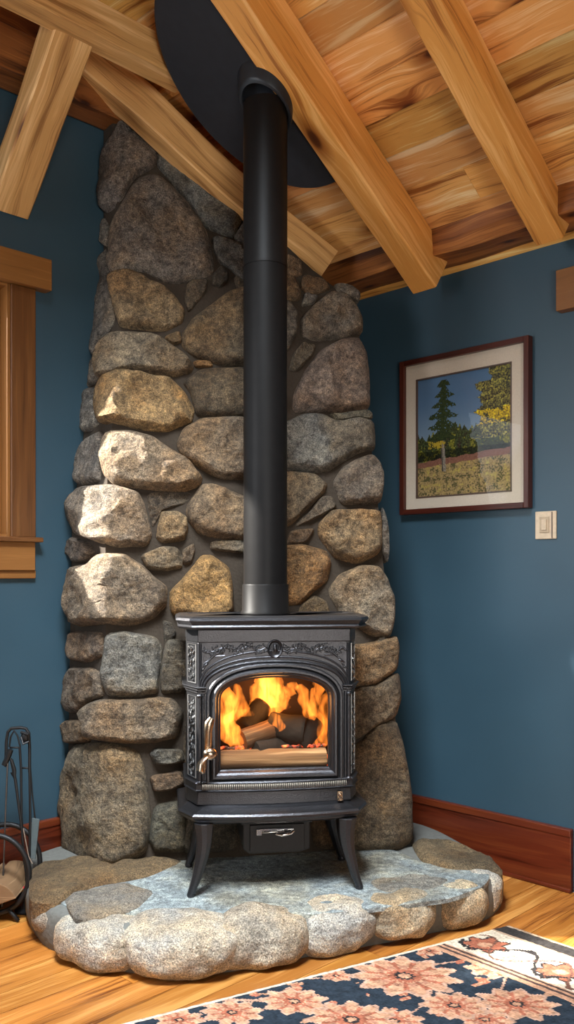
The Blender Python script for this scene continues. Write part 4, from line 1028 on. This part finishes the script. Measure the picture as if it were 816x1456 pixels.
def rugcol(a, b):
    s, t = a*SR, b*TR; n = fbm(s*40, t*40, 3, 3); n2 = fbm(s*140, t*140, 2, 6); w1 = fbm(s*9, t*9, 3, 8)*.03
    def sh(c, k=.55): f = 1+k*n+.9*n2; return tuple(max(.006, v*f) for v in c)
    if s < .012: return sh((.45, .32, .22))
    if s < .062: return sh((.04, .035, .033))
    if s < .075: return sh((.45, .30, .2))
    if t < .012: return sh(CREAM)
    S2 = 1.30
    if s < .30:
        c = CREAM
        x, y = s-.19, ((t+.05) % .26)-.13; y2 = ((t+.18) % .26)-.13
        r = math.hypot(x+w1*.5, y*1.0); th = atan2(y, x)
        if r < .055*(1+.2*cos(7*th)): c = RUST if r > .02 else PEACH
        elif r < .064*(1+.2*cos(7*th)): c = BLK
        v = x-.06*sin(t*24)+w1
        if abs(v) < .008: c = BLK
        v = x+.07*sin(t*24+.6)+w1
        if abs(v) < .006: c = (.15, .07, .05)
        r2 = math.hypot(x-.03*sin(t*9), y2)
        if r2 < .035 and n > .0: c = PEACH
        if s > .275: c = (.07, .045, .04) if .280 < s < .290 else PEACH
        return sh(c)
    if s < .315: return sh((.08, .05, .045))
    if s < .335: return sh(PEACH)
    if s > S2:
        if s < S2+.02: return sh(CREAM)
        if s < S2+.05: return sh(BLK) if (t*28) % 1 < .55 else sh((.3, .2, .15))
        if s < S2+.07: return sh(CREAM)
        c = CREAM if fbm(s*22, t*22, 2, 15) > -.02 else (.30, .17, .12); return sh(c)
    c = NAVY
    for (fs, ft), r, k in FL:
        dx, dy = s-fs, t-ft; d = math.hypot(dx, dy); th = atan2(dy, dx); R = r*.78*(1+.14*cos(k*th)+.8*w1)
        if d < R:
            q = d/R; pet = cos(k*th)
            c = PEACH
            if q > .88: c = (.50, .30, .21)
            elif pet < -.55 and q > .35: c = RUST
            elif .40 < q < .52: c = (.42, .20, .13)
            elif q < .12: c = PEACH
            elif q < .2: c = BLK
            elif q < .34: c = RUST
            return sh(c, .9)
    v1 = abs(sin(s*13+2*sin(t*9))-.9*sin(t*15+1.5*sin(s*7)))
    if v1 < .075: c = (.50, .29, .2)
    if fbm(s*16, t*16, 2, 30) > .23: c = RUST if n > 0 else PEACH
    return sh(c, .8)
def rugpos(a, b):
    p = RC+e1*(a*SR)+e2*(b*TR); return (p.x, p.y, .011+.0015*mnoise.noise(Vector((p.x*60, p.y*60, 0))))
mb = grid_mesh(330, 270, rugpos, rugcol)
# skirt and underside so the rug has thickness
cs = [RC, RC+e1*SR, RC+e1*SR+e2*TR, RC+e2*TR]
A = [mb.vert((p.x, p.y, .0115)) for p in cs]; Bq = [mb.vert((p.x, p.y, .0008)) for p in cs]
for i in range(4): j = (i+1) % 4; mb.face((A[i], A[j], Bq[j], Bq[i]), col=(.4, .28, .2))
mb.face(Bq, col=(.3, .2, .15))
tag(obj('oriental_rug', mb, attr_mat('rug_wool', .95, .6, 700), col=True), 'patterned wool rug with navy field, peach flowers and cream border on the floor', 'rug')

# ------------------------------------------------------------------ fireplace tools by the left wall
def at(px, py, Y): return Vector(((px-408)/F*Y, Y, H+(CY-py)/F*Y))
YT = 3.06
def tool(name, label, cat, parts, mats=None):
    return None
stand = thing('tool_stand', 'tall black iron fireplace tool stand with looped top against the left wall', 'tool stand', at(30, 1290, YT))
def tb(pts, r, Y=YT, n=8): 
    m = MB(); m.tube([at(x, y, Y+(q[0] if q else 0)) for x, y, *q in pts], r, n); return m
obj('loop_handle', tb([(8, 1090), (9, 1055), (11, 1041), (16, 1035.5), (30, 1034.5), (37, 1036), (41, 1042), (42, 1060), (42, 1098)], .0055), M['iron_dark'], stand)
obj('upright', tb([(28, 1062), (30, 1095), (30.5, 1160), (33, 1215), (37, 1240)], .0045), M['iron_dark'], stand)
obj('upright', tb([(42, 1096), (43, 1160), (42, 1215), (40, 1238)], .0045), M['iron_dark'], stand)
obj('crossbar', tb([(14, 1063), (29, 1063)], .0035), M['iron_dark'], stand)
obj('crossbar', tb([(29, 1092), (43, 1092)], .0035), M['iron_dark'], stand)
obj('curved_brace', tb([(13, 1062), (15, 1048), (20, 1039), (25, 1046), (29, 1062)], .0035), M['iron_dark'], stand)
mb = MB(); mb.blob(at(36, 1048, YT-.015), .016, .012, .020, 12, 8); mb.tube([at(30, 1041, YT-.02), at(40, 1044, YT-.03), at(42, 1054, YT-.02), at(33, 1058, YT-.03), at(30, 1048, YT-.02)], .005, 8); obj('scroll_knob', mb, M['iron_dark'], stand)
mb = MB(); q = at(38, 1250, YT); mb.lathe([(.04, 0), (.042, .006), (.02, .012), (.01, .05)], 20, (q.x, q.y, 0)); mb.tube([Vector((q.x, q.y, .04)), at(38, 1238, YT)], .006, 8); obj('stand_base', mb, M['iron_dark'], stand)
pk = thing('poker', 'thin straight iron poker leaning at the far left edge beside the tool stand', 'fireplace tool', at(3, 1290, YT-.05))
obj('poker_rod', tb([(11, 1080, -.02), (7, 1180, -.04), (3, 1290, -.06)], .0032), simple('worn_iron', (.10, .09, .085), .35, .8), pk)
obj('poker_handle', tb([(6, 1088, -.02), (12, 1075, -.02), (15, 1066, -.02)], .010), M['iron_dark'], pk)
tg = thing('fire_tongs', 'black iron tongs hanging between the stand uprights, tips by the hearth', 'fireplace tool', at(36, 1236, YT-.03))
obj('tong_arm', tb([(15, 1078, -.03), (22, 1110, -.03), (31, 1180, -.03), (36, 1238, -.03)], [.004, .0055, .004, .003]), M['iron_dark'], tg)
obj('tong_arm', tb([(33, 1178, -.03), (41, 1218, -.03), (46, 1228, -.03)], .0022), simple('bare_steel', (.35, .3, .26), .35, .9), tg)
obj('tong_grip', tb([(16, 1080, -.03), (21, 1095, -.03), (21, 1108, -.03), (17, 1098, -.03)], .006), M['iron_dark'], tg)
sv = thing('ash_shovel', 'shovel with a flat grey blade standing against the baseboard beside the tongs', 'fireplace tool', at(44, 1226, YT+.02))
mb = MB(); P4 = [at(45.5, 1163, YT+.03), at(56, 1165, YT+.03), at(50, 1222, YT), at(40, 1219, YT)]
A = [mb.vert(p) for p in P4]; Bq = [mb.vert(p+Vector((0, .006, 0))) for p in P4]; mb.face(A); mb.face(Bq[::-1])
for i in range(4): j = (i+1) % 4; mb.face((A[i], A[j], Bq[j], Bq[i]))
obj('shovel_blade', mb, M['grey_paint'], sv, bevel=.001); obj('shovel_shaft', tb([(50, 1164, .034), (46, 1130, .034), (43, 1090, .034)], .003), M['iron_dark'], sv)
rack = thing('log_ring', 'round black iron log holder at the lower left edge beside the hearth', 'log holder', onz(-6, 1306, 0))
yr = 2.97; c0 = at(-8, 1243, yr)
mb = MB(); R = .118; mb.tube([c0+Vector((R*cos(a), .0, R*1.12*sin(a))) for a in [2*pi*k/40 for k in range(41)]], .009, 10); obj('front_ring', mb, M['iron_dark'], rack)
mb = MB(); mb.tube([c0+Vector((R*cos(a), .13, R*1.12*sin(a))) for a in [2*pi*k/40 for k in range(41)]], .009, 10); obj('rear_ring', mb, M['iron_dark'], rack)
for a in (-2.6, -1.57, -.5):
    mb = MB(); mb.tube([c0+Vector((R*cos(a), 0, R*1.12*sin(a))), c0+Vector((R*cos(a), .13, R*1.12*sin(a)))], .005, 8); obj('ring_spacer', mb, M['iron_dark'], rack)
for sx in (-1, 1):
    mb = MB(); mb.tube([c0+Vector((sx*.05, -.005, -R*1.0)), Vector((c0.x+sx*.085, c0.y-.01, .004))], .007, 8); obj('ring_foot', mb, M['iron_dark'], rack)
    mb = MB(); mb.tube([c0+Vector((sx*.05, .135, -R*1.0)), Vector((c0.x+sx*.085, c0.y+.14, .004))], .007, 8); obj('ring_foot', mb, M['iron_dark'], rack)
def split_log(cx, cz, r, a0, a1, label, seed):
    mb = MB(); pl = [(0, 0)]+[(r*cos(lerp(a0, a1, k/10)), r*sin(lerp(a0, a1, k/10))) for k in range(11)]
    mb.prism([(cx+p, cz+q) for p, q in pl], c0.y-.04, c0.y+.2, lambda p, t: (p[0], t, p[1])); tag(obj('firewood_log', mb, M['log'], bevel=.003), label, 'log')
split_log(c0.x+.012, c0.z-.095, .078, .35, 1.9, 'split brown firewood standing in the round iron log holder', 1)
split_log(c0.x+.0, c0.z-.098, .08, 1.95, 3.0, 'second firewood split, left edge of the picture inside the iron ring', 2)
mb = MB(); mb.blob(at(37, 1263, 3.0), .008, .008, .009, 14, 8); mb.tube([at(33, 1262, 3.0), at(41, 1264, 3.0)], .004, 8)
tag(obj('red_knob', mb, M['red']), 'tiny bright red knob at the hearth edge beside the iron log holder', 'knob')
